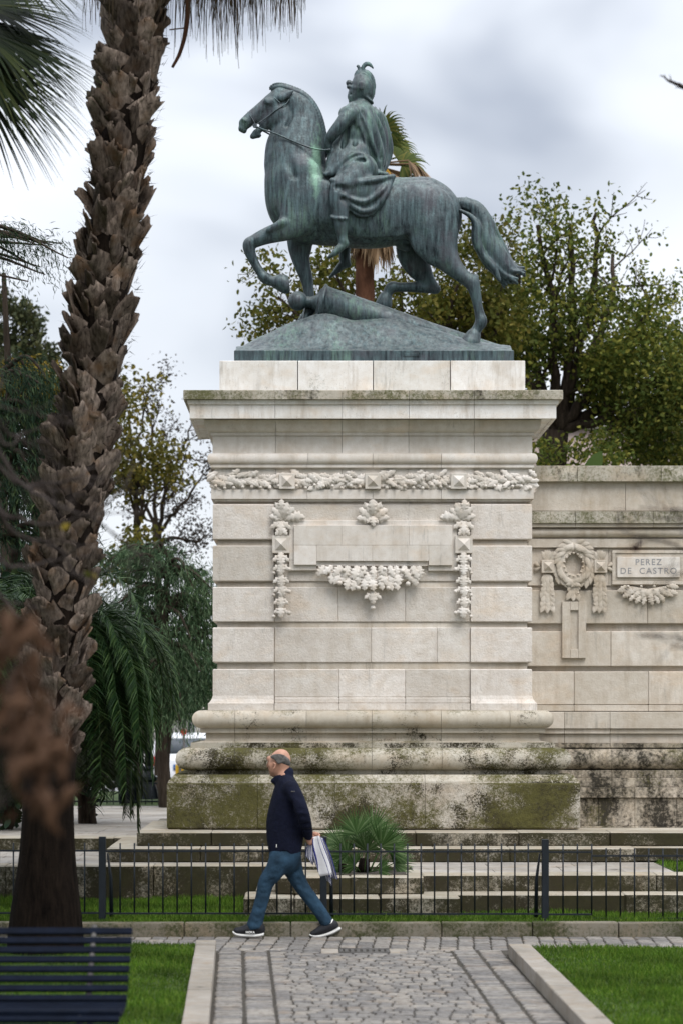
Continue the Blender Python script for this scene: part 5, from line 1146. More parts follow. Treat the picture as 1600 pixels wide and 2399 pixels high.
def foliage(P, size, mat, name, parent, tv=LEAF_V, tf=LEAF_F, droop=.3, jitter=.0, wide=1.0, dirs=None):
    P = np.asarray(P, float); n = len(P); D = RV.normal(size=(n, 3)) if dirs is None else dirs + RV.normal(size=(n, 3)) * .35
    D[:, 2] -= droop; X, Y, Z = frames(D, RV); S = RV.uniform(size * .65, size * 1.3, n)
    V, Fs = scatter(tv, tf, P + RV.normal(size=P.shape) * jitter, X, Y, Z, np.stack([S, S * wide, S], -1))
    return tag(link(name, mesh_np(name, V, Fs, mat=mat), parent), kind='stuff')
def around(tips, per, sd, f=None):
    T = np.array([tuple(t[0]) for t in tips if f is None or f(t[0])]); T = np.repeat(T, per, 0); return T + RV.normal(size=T.shape) * sd
def cloud(cpx, cpy, Y, rx, ry, ry_d, n, per, sd):
    """clumps of points in an ellipsoid given in photo pixels: centre, radii, depth radius in metres"""
    c = at(cpx, cpy, Y); k = Y / F; u = RV.normal(size=(n, 3)); u /= np.linalg.norm(u, axis=1)[:, None]; u *= RV.uniform(.25, 1, (n, 1)) ** .4
    T = np.array(c) + u * np.array([rx * k, ry_d, ry * k]); T = np.repeat(T, per, 0); return T + RV.normal(size=T.shape) * sd
# ---- big evergreen behind the side wall
YT = 40.0; tr = thing('evergreen_tree', 'large spreading broad-leaved evergreen tree with bare twiggy top behind the side wall', 'tree', at(1300, 1955, YT) * 1.0)
base = Vector((XA(1295, YT), YT, 0.0)); fork = at(1300, 1010, YT); mb = MB(); tips = []
mb.tube(path_limb([base, at(1290, 1200, YT), fork], .30, .22)[0], list(np.linspace(.30, .22, 13)), 9)
LM = [((1262, 900), (1225, 760), (1205, 620), .10, 3), ((1300, 880), (1290, 700), (1255, 530), .11, 3), ((1330, 880), (1340, 700), (1335, 520), .12, 3), ((1345, 900), (1420, 740), (1440, 600), .12, 3),
      ((1370, 930), (1480, 780), (1530, 690), .12, 3), ((1400, 960), (1540, 890), (1640, 830), .12, 3), ((1390, 990), (1500, 980), (1640, 960), .10, 2), ((1270, 930), (1190, 860), (1130, 800), .08, 3), ((1340, 900), (1390, 640), (1400, 500), .08, 3)]
for a_, b_, c_, r, lv in LM:
    dy = rv.uniform(-1.8, 1.8); q, rad = path_limb([fork, at(*a_, YT + dy * .3), at(*b_, YT + dy * .7), at(*c_, YT + dy)], r, .03, 5, .03); grow(mb, q, rad, 2, tips, .8, 6, .42, .03, .14, .007, .3, .15)
mb.build('trunk', M['bark'], tr, True)
P = np.vstack([around([t for t in tips if t[0].z < ZA(560, YT) or rv.random() < .45], 4, .10),
    cloud(1240, 560, YT, 85, 130, 1.5, 110, 8, .12), cloud(1330, 600, YT, 110, 150, 1.8, 120, 8, .12), cloud(1180, 700, YT, 90, 110, 1.5, 110, 9, .12), cloud(1240, 760, YT, 130, 90, 1.8, 190, 12, .12),
    cloud(1420, 790, YT, 150, 110, 2.0, 260, 13, .13), cloud(1540, 780, YT, 100, 110, 2, 130, 9, .13), cloud(1510, 900, YT, 150, 120, 2.2, 520, 16, .14), cloud(1580, 1010, YT, 110, 100, 2, 420, 16, .14), cloud(1420, 880, YT, 90, 60, 1.6, 180, 10, .12), cloud(1200, 830, YT, 80, 70, 1.5, 150, 11, .12), cloud(1470, 1020, YT, 90, 70, 1.6, 160, 10, .12), cloud(1390, 1060, YT - 2, 80, 40, .8, 70, 9, .12), cloud(1270, 1065, YT - 2, 40, 40, .8, 40, 9, .12)])
foliage(P, .082, M['leaf_right'], 'crown', tr)
# ---- yellow-green tree behind the statue
YM = 38.0; tr = thing('leafy_tree', 'yellow-green leafy tree whose crown shows behind the statue and below the horse', 'tree', (XA(900, YM), YM, 0)); mb = MB(); tips = []
fork = at(915, 1000, YM); mb.tube([Vector((XA(905, YM), YM, 0)), at(915, 1200, YM), fork], [.22, .19, .16], 8)
for a_, b_ in (((800, 860), (660, 700)), ((760, 900), (600, 800)), ((860, 800), (790, 640)), ((930, 800), (940, 620)), ((1010, 830), (1080, 650)), ((1060, 860), (1180, 720)), ((1150, 820), (1170, 600)), ((740, 820), (640, 620))):
    dy = rv.uniform(-1.2, 1.2); q, rad = path_limb([fork, at(*a_, YM + dy * .5), at(*b_, YM + dy)], .08, .02, 6, .03); grow(mb, q, rad, 2, tips, .85, 5, .40, .0, .15, .006)
mb.build('trunk', M['bark'], tr, True)
P = np.vstack([around(tips, 3, .10), cloud(760, 720, YM, 70, 90, 1.2, 120, 9, .10), cloud(800, 620, YM, 70, 60, 1.2, 90, 8, .10), cloud(960, 720, YM, 120, 80, 1.2, 210, 10, .11), cloud(1110, 640, YM, 90, 130, 1.3, 230, 10, .11), cloud(1060, 750, YM, 120, 60, 1.3, 190, 10, .11), cloud(1170, 760, YM, 60, 80, 1.2, 130, 10, .11),
    cloud(660, 700, YM, 70, 70, 1, 62, 8, .10), cloud(610, 760, YM, 50, 40, 1, 36, 7, .09), cloud(630, 620, YM, 40, 35, 1, 20, 6, .09), cloud(700, 800, YM, 60, 40, 1, 40, 8, .1)])
foliage(P, .09, M['leaf_mid'], 'crown', tr)
# ---- fan leaf maker: blades radiating from a hub, drooping at the tips
def fan(hub, axis, normal, n, L, arc_, wb, droop, name, mat, parent, seg=5, stalk=None, split=.45, rr=None, irr=.12):
    axis = Vector(axis).normalized(); normal = Vector(normal); normal = (normal - axis * normal.dot(axis)).normalized(); side = normal.cross(axis); m = MB()
    if stalk is not None: m.tube(spline([tuple(s_) for s_ in stalk] + [tuple(hub)], 5), .014 if rr is None else rr, 5)
    for i in range(n):
        a_ = arc_ * ((i + .5) / n - .5); d = (axis * math.cos(a_) + side * math.sin(a_)).normalized(); l = L * rv.uniform(1 - irr, 1 + irr * .4) * (1 - .18 * (abs(a_) / arc_ * 2) ** 2)
        p = Vector(hub); V = []; dd = d.copy(); w0 = wb
        for k in range(seg + 1):
            t = k / seg; w = w0 * (min(1, .35 + t * 1.6) if t < split else max(.04, 1 - (t - split) / (1 - split))); s_ = (normal.cross(dd)).normalized(); up_ = s_.cross(dd) * -1
            V += [p - s_ * w, p + normal * w * .35, p + s_ * w]; dd = (dd + Vector((0, 0, -1)) * droop * (t ** 1.4 + .02) + rvec(.015)).normalized(); p = p + dd * (l / seg)
        Q = []
        for k in range(seg):
            for j in (0, 1): Q.append((k * 3 + j, k * 3 + j + 1, k * 3 + 4 + j, k * 3 + 3 + j))
        m.add([tuple(v) for v in V], Q)
    return m.build(name, mat, parent)
# ---- tall thin palm behind the rider
YW = 35.0; tp = thing('tall_fan_palm', 'tall fan palm with brown dead skirt rising behind the rider', 'palm', (XA(855, YW), YW, 0)); hb = at(868, 385, YW)
m = MB(); q, r = path_limb([Vector((XA(850, YW), YW, 0)), at(853, 900, YW), at(855, 650, YW), hb], .16, .13, 8, .01); m.tube(q, r, 9); m.build('trunk', M['bark_palm_red'], tp, True)
for (a_, b_), L in (((900, 285), .42), ((935, 335), .45), ((962, 385), .42), ((795, 305), .32), ((772, 330), .34), ((915, 320), .40), ((890, 350), .38), ((945, 365), .40)):
    h_ = hb + (at(a_, b_, YW + rv.uniform(-.3, .3)) - hb) * .78; fan(h_, (h_ - hb) + rvec(.1), Vector((rv.uniform(-.4, .4), -1, .5)), 22, L, 3.2, .022, .55, 'frond', M['fan_green'], tp, 6, [hb])
for i in range(24):
    an = i * 2.4; d = Vector((math.cos(an) + .25, math.sin(an) * .9, rv.uniform(-.5, .1))); h_ = hb + Vector((0, 0, -.05)) + d * rv.uniform(.4, .62); fan(h_, d * .6 + Vector((0, 0, -.7)), d + rvec(.2), 16, rv.uniform(.5, .72), 1.5, .026, .5, 'dead_frond', M['fan_dead'], tp, 4, [hb])
for i in range(90):
    an = i * 2.4; z = rv.uniform(-.95, -.1); d = Vector((math.cos(an), math.sin(an), 0)); h_ = hb + d * rv.uniform(.14, .34) + Vector((0, 0, z)); fan(h_, Vector((0, 0, -1)) + d * .12, d, 9, rv.uniform(.5, .72), .6, .026, .2, 'dead_frond', M['fan_dead'], tp, 4, None)
h_ = at(905, 395, YW - .4); fan(h_, (-.2, -.2, -1), (0, -1, .3), 9, .32, 1.4, .03, .2, 'yellow_frond', leaf_mat('yellowing_palm_leaf', [(.32, .19, .02), (.5, .28, .03)]), tp, 4, [hb])
# ---- drooping cedar, far conifers and thin trees on the left
def cedar_(name, label, Y, px, top, tiers, n, size, mat, base_z=0.0, lean=0.0, sprays=None):
    t_ = thing(name, label, 'tree', (XA(px, Y), Y, base_z)); m = MB(); b0 = Vector((XA(px, Y), Y, base_z)); tp_ = at(px + lean, top, Y); m.tube(path_limb([b0, (b0 + tp_) / 2 + rvec(.1), tp_], .12, .03, 6)[0], list(np.linspace(.12, .03, 13)), 8)
    P, D = [], []
    for (x0, y0, x1, y1, dep, wgt) in tiers:
        for s_ in range(wgt):
            d0 = rv.uniform(-dep, dep); a_ = at(px + lean * .3, y0 + rv.uniform(-15, 15), Y + d0 * .1); e_ = at(x1 + rv.uniform(-35, 35), y1 + rv.uniform(-22, 22), Y + d0); mid = (a_ + e_) / 2 + Vector((0, 0, rv.uniform(.05, .35)))
            q = spline([tuple(a_), tuple(mid), tuple(e_)], 8); m.tube([Vector(v) for v in q], np.linspace(.045, .008, len(q)), 5, False)
            for k in range(n):
                f_ = rv.uniform(.12, 1.0); i = min(len(q) - 2, int(f_ * (len(q) - 1))); c = q[i] + (q[i + 1] - q[i]) * rv.random(); out = (q[-1] - q[0]); out /= np.linalg.norm(out); sd_ = np.array([rv.gauss(0, .26), rv.gauss(0, .34), rv.gauss(0, .03)])
                hang = rv.uniform(.08, .30); c = c + sd_
                for h_ in np.linspace(0, 1, 7):
                    P.append(c + np.array([0, 0, -hang * h_ * h_]) + out * .22 * h_ + RV.normal(size=3) * .025); D.append(out * (.55 * (1 - h_)) + np.array([0, 0, -.7 * h_ - .15]) + RV.normal(size=3) * .22)
    m.build('trunk', M['bark'], t_, True); P = np.array(P); D = np.array(D); X, Y_, Z = frames(D, RV); S = RV.uniform(size * .7, size * 1.3, len(P))
    V, Fs = scatter(DIA_V, DIA_F, P, X, Y_, Z, np.stack([S, S * .22, S], -1)); tag(link('crown', mesh_np('crown', V, Fs, mat=mat), t_), kind='stuff'); return t_
cedar_('cedar_tree', 'blue-green cedar with drooping branches beside the pedestal', 36.0, 395, 1290, [(395, 1340, 270, 1330, 1.0, 5), (395, 1330, 470, 1400, 1.0, 6), (395, 1390, 290, 1440, 1.2, 6), (395, 1420, 480, 1480, 1.2, 7), (395, 1480, 300, 1540, 1.2, 6), (395, 1500, 490, 1560, 1.2, 6), (395, 1570, 320, 1640, 1.2, 6), (395, 1580, 430, 1650, 1.2, 4), (395, 1630, 300, 1690, 1.0, 6), (395, 1650, 400, 1680, 1.0, 4), (395, 1450, 200, 1500, 1.2, 4), (395, 1300, 330, 1310, 1.0, 4)], 60, .10, M['cedar'])
cedar_('dark_conifer', 'dark dense conifer rising behind the shaggy palm trunk', 31.0, 10, 640, [(10, 880, 90, 920, 1.2, 5), (10, 950, 120, 990, 1.2, 6), (10, 1000, -90, 1000, 1.2, 4), (10, 1060, 130, 1120, 1.2, 7), (10, 1150, 110, 1200, 1.2, 6), (10, 1250, 130, 1290, 1.2, 6), (10, 1350, 100, 1400, 1.2, 6), (10, 1200, -100, 1250, 1.2, 4), (10, 1100, 60, 1130, 1.2, 5), (10, 960, 60, 1000, 1.2, 5), (10, 1450, 150, 1500, 1.2, 6), (10, 1550, 190, 1620, 1.2, 6)], 44, .12, M['conifer'])
cedar_('branching_cedar', 'cedar reaching two flat branches past the shaggy palm trunk against the sky', 30.0, -190, 420, [(-190, 590, 135, 585, .5, 6), (-190, 640, 100, 640, .5, 4), (-190, 560, 60, 575, .5, 3)], 30, .085, M['conifer'])
def wood(name, label, Y, px, fork_, limbs, leaves, size, mat, bmat='bark', lev=2, per=4, tr_=.14, sd=.12, minr=.006, nch=5):
    t_ = thing(name, label, 'tree', (XA(px, Y), Y, 0)); m = MB(); tips = []; b0 = Vector((XA(px, Y), Y, 0)); fk = at(*fork_, Y); q, r = path_limb([b0, (b0 + fk) / 2 + rvec(.08), fk], tr_, tr_ * .7, 6); m.tube(q, r, 8)
    for pts in limbs:
        dy = rv.uniform(-.8, .8); q, r = path_limb([fk] + [at(x, y, Y + dy * (i + 1) / len(pts)) for i, (x, y) in enumerate(pts)], tr_ * .5, .012, 6, .02); grow(m, q, r, lev, tips, .8, nch, .42, .0, .15, minr, .2, .2)
    m.build('trunk', M[bmat], t_, True)
    Ps = [cloud(*c) for c in leaves]
    if per: Ps.append(around(tips, per, sd))
    if Ps: foliage(np.vstack(Ps), size, mat, 'crown', t_)
    return t_
wood('thin_tree', 'thin olive-green tree with airy crown left of the pedestal', 44.0, 320, (322, 1240), [((320, 1100), (300, 960)), ((345, 1120), (390, 1080)), ((300, 1130), (260, 1060)), ((350, 1180), (430, 1090)), ((330, 1050), (340, 930))], [(300, 930, 44, 40, 60, 1, 26, 11, .11), (310, 1010, 44, 65, 60, 1, 38, 11, .11), (395, 1070, 44, 55, 36, 1, 30, 11, .1), (370, 1110, 44, 60, 30, 1, 24, 11, .1), (280, 1110, 44, 45, 50, 1, 50, 10, .1), (330, 1270, 44, 60, 35, 1, 40, 9, .1), (280, 1330, 44, 60, 40, 1, 60, 10, .1)], .10, M['leaf_olive'], per=2, tr_=.08)
wood('bare_tree', 'nearly leafless tree with fine twigs against the white sky beside the pedestal', 47.0, 370, (368, 1280), [((365, 1150), (355, 1000), (330, 900)), ((385, 1150), (430, 1050), (450, 980)), ((395, 1220), (450, 1160), (480, 1090)), ((400, 1260), (455, 1270), (490, 1250)), ((350, 1200), (300, 1150), (270, 1130)), ((400, 1300), (450, 1370), (485, 1390))], [], .06, M['bark'], per=1, lev=3, minr=.008, nch=6, tr_=.10)
wood('golden_tree', 'golden-green bushy tree between the conifers and the shaggy palm trunk', 42.0, 70, (75, 1000), [((60, 930), (50, 890)), ((110, 930), (130, 890))], [(50, 905, 42, 75, 45, 1, 150, 13, .11), (140, 900, 42, 45, 40, 1, 60, 12, .1), (100, 950, 42, 80, 40, 1, 100, 12, .11)], .10, M['leaf_gold'], per=2)
wood('pine_tree', 'far grey-green pine with clumped needles above the golden tree', 50.0, -10, (0, 960), [((20, 820), (40, 760)), ((40, 850), (85, 790)), ((-5, 800), (0, 720)), ((60, 880), (110, 840))], [(0, 715, 50, 30, 22, .8, 40, 13, .10), (58, 735, 50, 30, 16, .8, 34, 13, .10), (75, 765, 50, 26, 12, .8, 24, 13, .1), (10, 790, 50, 35, 20, .8, 40, 13, .1), (85, 830, 50, 50, 22, .8, 60, 13, .1), (30, 850, 50, 60, 25, 1, 70, 13, .11)], .11, leaf_mat('grey_pine_needles', [(.03, .04, .02), (.06, .07, .035), (.09, .09, .04)]), per=2)
wood('dark_oak', 'dark low-branched tree standing behind the cedar beside the pedestal', 39.0, 398, (398, 1660), [((440, 1600), (500, 1560)), ((350, 1600), (300, 1580)), ((420, 1540), (440, 1460)), ((460, 1640), (520, 1620)), ((370, 1560), (340, 1480))], [(430, 1600, 39, 90, 60, 1.2, 130, 12, .12), (330, 1600, 39, 60, 70, 1.2, 90, 12, .12), (470, 1480, 39, 40, 80, 1, 50, 8, .1), (460, 1400, 39, 40, 50, 1, 24, 7, .1)], .10, M['conifer'], per=4, tr_=.11)
# ---- feather palm behind the fence
YF = 24.0; fp = thing('feather_palm', 'low dark green feather palm with arching fronds beside the shaggy palm trunk', 'palm', (XA(115, YF), YF, .09)); hub = at(130, 1560, YF)
m = MB(); m.tube([Vector((XA(115, YF), YF, .0)), at(125, 1800, YF), hub], [.20, .22, .16], 12); m.build('trunk', M['bark_palm'], fp, True)
def feather(hub, az, elev, L, droop, wl, nl, name, mat, parent, seg=16):
    d = Vector((math.cos(az) * math.cos(elev), math.sin(az) * math.cos(elev), math.sin(elev))); p = Vector(hub); pts = [p.copy()]; dirs = []
    for k in range(seg): dirs.append(d.copy()); d = (d + Vector((0, 0, -1)) * droop * (.35 + 1.1 * k / seg)).normalized(); p = p + d * (L / seg); pts.append(p.copy())
    m = MB(); m.tube(pts, np.linspace(.012, .003, len(pts)), 4, False); A = np.array([tuple(v) for v in pts]); P = []; D = []; S = []
    for i in range(nl):
        t = .12 + .88 * (i + .5) / nl; f_ = t * seg; k = min(seg - 1, int(f_)); c = A[k] + (A[k + 1] - A[k]) * (f_ - k); T = A[k + 1] - A[k]; T /= np.linalg.norm(T); sd = np.cross(T, [0, 0, 1.0]); sd /= np.linalg.norm(sd) + 1e-6; up = np.cross(sd, T)
        for sg in (-1, 1): P.append(c); D.append(sd * sg * .85 + T * .75 + up * .18 + RV.normal(size=3) * .07); S.append(wl * (.45 + .55 * math.sin(math.pi * min(1, t * .85 + .12))))
    P, D, S = np.array(P), np.array(D), np.array(S); X, Y, Z = frames(D, RV, ((0, 0, 1), .25)); V, Fs = scatter([(0, .5, 0), (0, -.5, 0), (.5, .42, .03), (.5, -.42, .03), (1, 0, -.12)], [np.array([(0, 1, 3, 2)]), np.array([(2, 3, 4)])], P, X, Y, Z, np.stack([S, np.full(len(S), .011), S], -1)); m.add(V, *Fs)
    return m.build(name, mat, parent)
for i in range(74):
    az = i * 2.399; el = rv.uniform(.6, 1.4); feather(hub + rvec(.08), az, el, rv.uniform(1.4, 2.1), rv.uniform(.33, .46), .28, 92, 'frond', M['frond'], fp)
for i in range(26): feather(hub + rvec(.08), rv.uniform(-1.4, 1.4), rv.uniform(.75, 1.4), rv.uniform(1.3, 1.9), rv.uniform(.38, .52), .28, 92, 'frond', M['frond'], fp)
for i in range(44): feather(hub + Vector((0, 0, -.15)), i * 2.399 + .7, rv.uniform(.2, 1.0), rv.uniform(1.5, 2.0), .46, .28, 84, 'frond', M['frond_dark'], fp)
# ---- young fan palm on the planter
YD = 23.85; dp = thing('dwarf_fan_palm', 'small green fan palm growing on the two-tier stone block', 'palm', (XA(850, YD), YD, .46)); b0 = Vector((XA(850, YD), YD, .47))
for (x, y, dy, L) in ((800, 1985, -.15, .24), (830, 1935, 0, .28), (880, 1930, .1, .30), (905, 1965, -.1, .30), (935, 1975, .05, .26), (860, 1975, -.2, .26), (795, 2015, .0, .24), (845, 1950, .2, .28), (825, 2010, -.15, .24), (900, 2020, -.2, .20), (915, 1950, .15, .26), (780, 1960, .1, .25), (945, 2005, .1, .24)):
    h_ = at(x + (x - 850) * -.25, y + 18, YD + dy); ax_ = (h_ - b0).normalized() + Vector(((x - 850) / 260, 0, .15)); fan(h_, ax_, Vector((rv.uniform(-.3, .3), -1, .35)), 26, L, 3.0, .011, .10, 'frond', M['palmetto'], dp, 4, [b0 + Vector(((x - 850) / 900, dy * .3, 0))], .35, .006)
m = MB(); m.tube([b0 + Vector((.0, 0, -.03)), b0 + Vector((.02, 0, .13))], [.07, .05], 9); m.tube([b0 + Vector((-.2, 0, -.03)), b0 + Vector((-.2, 0, .08))], [.05, .035], 9); m.build('stem', M['bark_palm'], dp, True)
# ---- big shaggy palm trunk
YB = 20.2; bp = thing('shaggy_palm', 'tall palm trunk covered in brown woody leaf bases near the bench', 'palm', (XA(108, YB), YB, .05))
TR = [(108, 2330, 95), (108, 2180, 88), (112, 2000, 66), (115, 1850, 60), (122, 1720, 66), (134, 1580, 72), (140, 1430, 74), (172, 1225, 78), (200, 1020, 78), (228, 816, 76), (256, 612, 74), (280, 408, 74), (305, 204, 72), (316, 0, 72), (318, -160, 66), (318, -420, 60)]
tq = spline([tuple(at(x, y, YB)) + (r * YB / F,) for x, y, r in TR], 6); pts = [Vector(v[:3]) for v in tq]
m = MB(); m.tube(pts, tq[:, 3] * np.where(tq[:, 2] < ZA(1760, YB), 1.0, .72), 20); m.build('trunk', M['bark_palm'], bp, True)
def boot_me(k):
    r_ = random.Random(40 + k); nu, nv = 6, 5; L = r_.uniform(.9, 1.15); V = []; skew = r_.uniform(-.25, .25)
    for th in (0, 1):
        for i in range(nu):
            u = i / (nu - 1); w = .5 * (1 - .42 * u ** 1.3)
            for j in range(nv):
                v = -1 + 2 * j / (nv - 1); top = (1 + r_.uniform(-.12, .10) * (u > .9)) * u * L
                V.append((v * w + skew * u * u, (.10 * u + .12 * u * u) + .10 * (1 - v * v) - .10 * th * (1 - .3 * u) - .02, top))
    Q = []; N = nu * nv
    for i in range(nu - 1):
        for j in range(nv - 1): a_ = i * nv + j; Q.append((a_, a_ + 1, a_ + nv + 1, a_ + nv)); Q.append((N + a_, N + a_ + nv, N + a_ + nv + 1, N + a_ + 1))
    for i in range(nu - 1):
        a_ = i * nv; Q.append((a_, a_ + nv, N + a_ + nv, N + a_)); a_ += nv - 1; Q.append((a_, N + a_, N + a_ + nv, a_ + nv))
    for j in range(nv - 1): a_ = (nu - 1) * nv + j; Q.append((a_, a_ + 1, N + a_ + 1, N + a_))
    return mesh_np('leaf_base', V, np.array(Q), False, M['boot'])
BM_ = [boot_me(k) for k in range(6)]; zs = np.array([p.z for p in pts]); N_ = 600; zlo, zhi = ZA(1800, YB), ZA(-420, YB); cand = []
for i in range(N_):
    z = zlo + (zhi - zlo) * (i + .5) / N_; a_ = i * 2.39996 + rv.uniform(-.25, .25); cx = np.interp(z, zs, [p.x for p in pts]); r = np.interp(z, zs, tq[:, 3]) * .71
    d = Vector((math.cos(a_), math.sin(a_), 0)); s_ = rv.uniform(.55, 1.4)
    mt = Matrix.Translation(Vector((cx, YB, z)) + d * (r - .015)) @ Matrix.Rotation(math.atan2(d.y, d.x) - math.pi / 2, 4, 'Z') @ Matrix.Rotation(rv.choice((-1, 1)) * rv.uniform(.30, .85), 4, 'Y') @ Matrix.Rotation(-rv.uniform(.06, .40), 4, 'X') @ Matrix.Diagonal((.19 * s_, .15, .20 * s_ * rv.uniform(.8, 1.25), 1))
    cand.append((d.y + (0 if z < ZA(0, YB) + .1 else 3), mt, rv.choice(BM_)))
cand.sort(key=lambda c: c[0]); mj = MB()
for i, (_, mt, me) in enumerate(cand):
    if i < 300: link('leaf_base', me, bp, mt)
    else: mj.add([mt @ v.co for v in me.vertices], np.array([tuple(p.vertices) for p in me.polygons]))
tag(mj.build('leaf_bases', M['boot'], bp), kind='stuff')
n = 2600; z = RV.uniform(zlo, zhi, n); an = RV.uniform(0, 6.283, n); cx = np.interp(z, zs, [p.x for p in pts]); r = np.interp(z, zs, tq[:, 3]) * RV.uniform(.85, 1.05, n)
P = np.stack([cx + np.cos(an) * r, YB + np.sin(an) * r, z], -1); D = np.stack([np.cos(an), np.sin(an), RV.uniform(-.3, 1.2, n)], -1) + RV.normal(size=(n, 3)) * .3; X, Y, Z = frames(D, RV); V, Fs = scatter([(0, .5, 0), (0, -.5, 0), (1, 0, .1)], [np.array([(0, 1, 2)])], P, X, Y, Z, np.stack([RV.uniform(.03, .10, n), RV.uniform(.003, .008, n), np.full(n, .1)], -1))
tag(link('fibre', mesh_np('fibre', V, Fs, mat=M['bark_palm']), bp), kind='stuff')
# dead skirt hanging from its crown
def hang(n, x0, x1, y0, y1, Y, dep, w, name, mat, parent, sway=.06):
    m = MB(); 
    for i in range(n):
        u = rv.random(); x = x0 + (x1 - x0) * u; yb = y1(u) if callable(y1) else y1; top = at(x + rv.uniform(-30, 30), y0 + rv.uniform(-40, 40), Y + rv.uniform(-dep, dep)); L = (yb - y0) * Y / F * rv.uniform(.45, 1.05); d = Vector((rv.gauss(0, sway), rv.gauss(0, sway), -1)); ww = w * rv.uniform(.4, 1.2)
        V = []
        for k in range(5): t = k / 4; c = top + d * L * t + Vector((rv.gauss(0, .006), 0, 0)); V += [c - Vector((ww * (1 - t * .85), 0, 0)), c + Vector((ww * (1 - t * .85), rv.gauss(0, .004), 0))]
        m.add([tuple(v) for v in V], [(2 * k, 2 * k + 1, 2 * k + 3, 2 * k + 2) for k in range(4)])
    return tag(m.build(name, mat, parent), kind='stuff')
hang(900, 395, 700, -330, lambda u: 108 - 55 * abs(u - .45) * 1.6 + rv.uniform(-40, 10), YB, .45, .010, 'dead_skirt', M['dead_thread'], bp, .05)
hang(160, 205, 300, -330, 60, YB - .1, .3, .010, 'dead_skirt', M['dead_thread'], bp, .05)
for i in range(16):
    an = i * 2.4; d = Vector((math.cos(an), math.sin(an), .35 + .5 * rv.random())); c0 = at(318, -420, YB); h_ = c0 + d * rv.uniform(.9, 1.3); fan(h_, d + Vector((0, 0, -.25)), Vector((0, 0, 1)) - d * .3, 30, 1.0, 3.0, .022, .22, 'frond', M['frond_dark'], bp, 5, [c0])
m = MB(); m.tube(spline([tuple(at(x, y, YB - .15)) for x, y in ((425, -200), (440, -20), (438, 60), (424, 120), (405, 158))], 6), np.linspace(.028, .012, 25), 6); m.tube([at(398, 70, YB - .1), at(432, 66, YB - .1)], [.006, .006], 5); m.build('dead_stalk', M['bark_palm_red'], bp, True)
# ---- fan palm leaves hanging in from the left
YH = 18.5; lp = thing('hanging_fan_palm', 'dark fan palm leaves drooping against the sky beyond the shaggy trunk', 'palm', (-4.0, YH, .05)); c0 = Vector((-4.0, YH, ZA(120, YH)))
m = MB(); m.tube([Vector((-4.0, YH, 0)), Vector((-4.05, YH, 3)), c0], [.2, .17, .16], 10); m.build('trunk', M['bark_palm'], lp, True)
for hx, hy, ax_, L, dy in ((-60, 60, (1, 0, -.45), .98, -.1), (-40, 10, (1, .1, -.15), .72, .3), (-80, 140, (.55, 0, -.8), .95, .1), (-50, 40, (.8, -.1, -.7), .9, .25), (-20, -110, (.8, 0, -.5), .75, -.1), (-60, 110, (.8, .2, -.6), .95, -.3)):
    h_ = at(hx, hy, YH + dy); fan(h_, ax_, Vector((.35, -.6, .9)), 40, L * 1.2, 2.0, .022, .15, 'frond', M['frond_dark'], lp, 7, [c0], .3, .012)
# ---- dry shrub close to the camera, bare twigs further in
YN = 6.0; ds = thing('dry_shrub', 'brown withered shrub leaves out of focus close in front of the shaggy palm', 'shrub', (-.98, YN, 0)); m = MB(); TP = []
for x, y in ((60, 1500), (120, 1560), (150, 1650), (170, 1720), (90, 1700), (40, 1640), (20, 1760), (130, 1800), (190, 1780), (70, 1830), (10, 1850), (30, 1560)):
    e_ = at(x, y, YN + rv.uniform(-.12, .12)); q = spline([(-.99 + rv.gauss(0, .03), YN, 0), (-.95 + rv.gauss(0, .04), YN, 1.2), (-.86, YN, 1.75), tuple(e_)], 6); m.tube([Vector(v) for v in q], np.linspace(.006, .0015, len(q)), 5); TP += [Vector(v) for v in q[-9:]]
m.build('stems', M['bark_grey'], ds, True)
dl = [leaf_me('leaf', 1, .36, 1, .22, .35, 7, 5, M['dry_leaf'], 0.1), leaf_me('leaf', 1, .26, 1, .3, .5, 7, 5, M['dry_leaf'], 0.1), leaf_me('leaf', 1, .42, 1, .12, -.3, 7, 5, M['dry_leaf'], 0.1)]
for i in range(105):
    u = rv.random(); t = rv.gauss(0, 1); x = 15 + 95 * u + 36 * rv.gauss(0, 1); y = 1520 + 330 * u ** .8 + 60 * rv.gauss(0, 1)
    if x + (y - 1480) * -.22 > 175: continue
    p = at(x, y, YN + rv.uniform(-.16, .16)); link('leaf', rv.choice(dl), ds, Matrix.Translation(p) @ Euler((rv.uniform(0, 6), rv.uniform(0, 6), rv.uniform(0, 6))).to_matrix().to_4x4() @ Matrix.Scale(rv.uniform(.055, .11), 4))
def twiggy(name, label, root, tl, Y, mat, r=.008, lev=1, leaves=0):
    t_ = thing(name, label, 'shrub', root); m = MB(); tips = []
    for L in tl:
        q, rad = path_limb([Vector(root), Vector((root[0] * .97, root[1], 1.0))] + [at(x, y, Y + rv.uniform(-.2, .2)) for x, y in L], r, .0022, 7, .004); m.tube(q, rad, 5, False); k = len(q) * 2 // 5
        grow(m, q[k:], rad[k:], lev, tips, .6, 5, .28, .0, .12, .0022, .2, .1)
    m.build('branches', mat, t_, True); return t_, tips
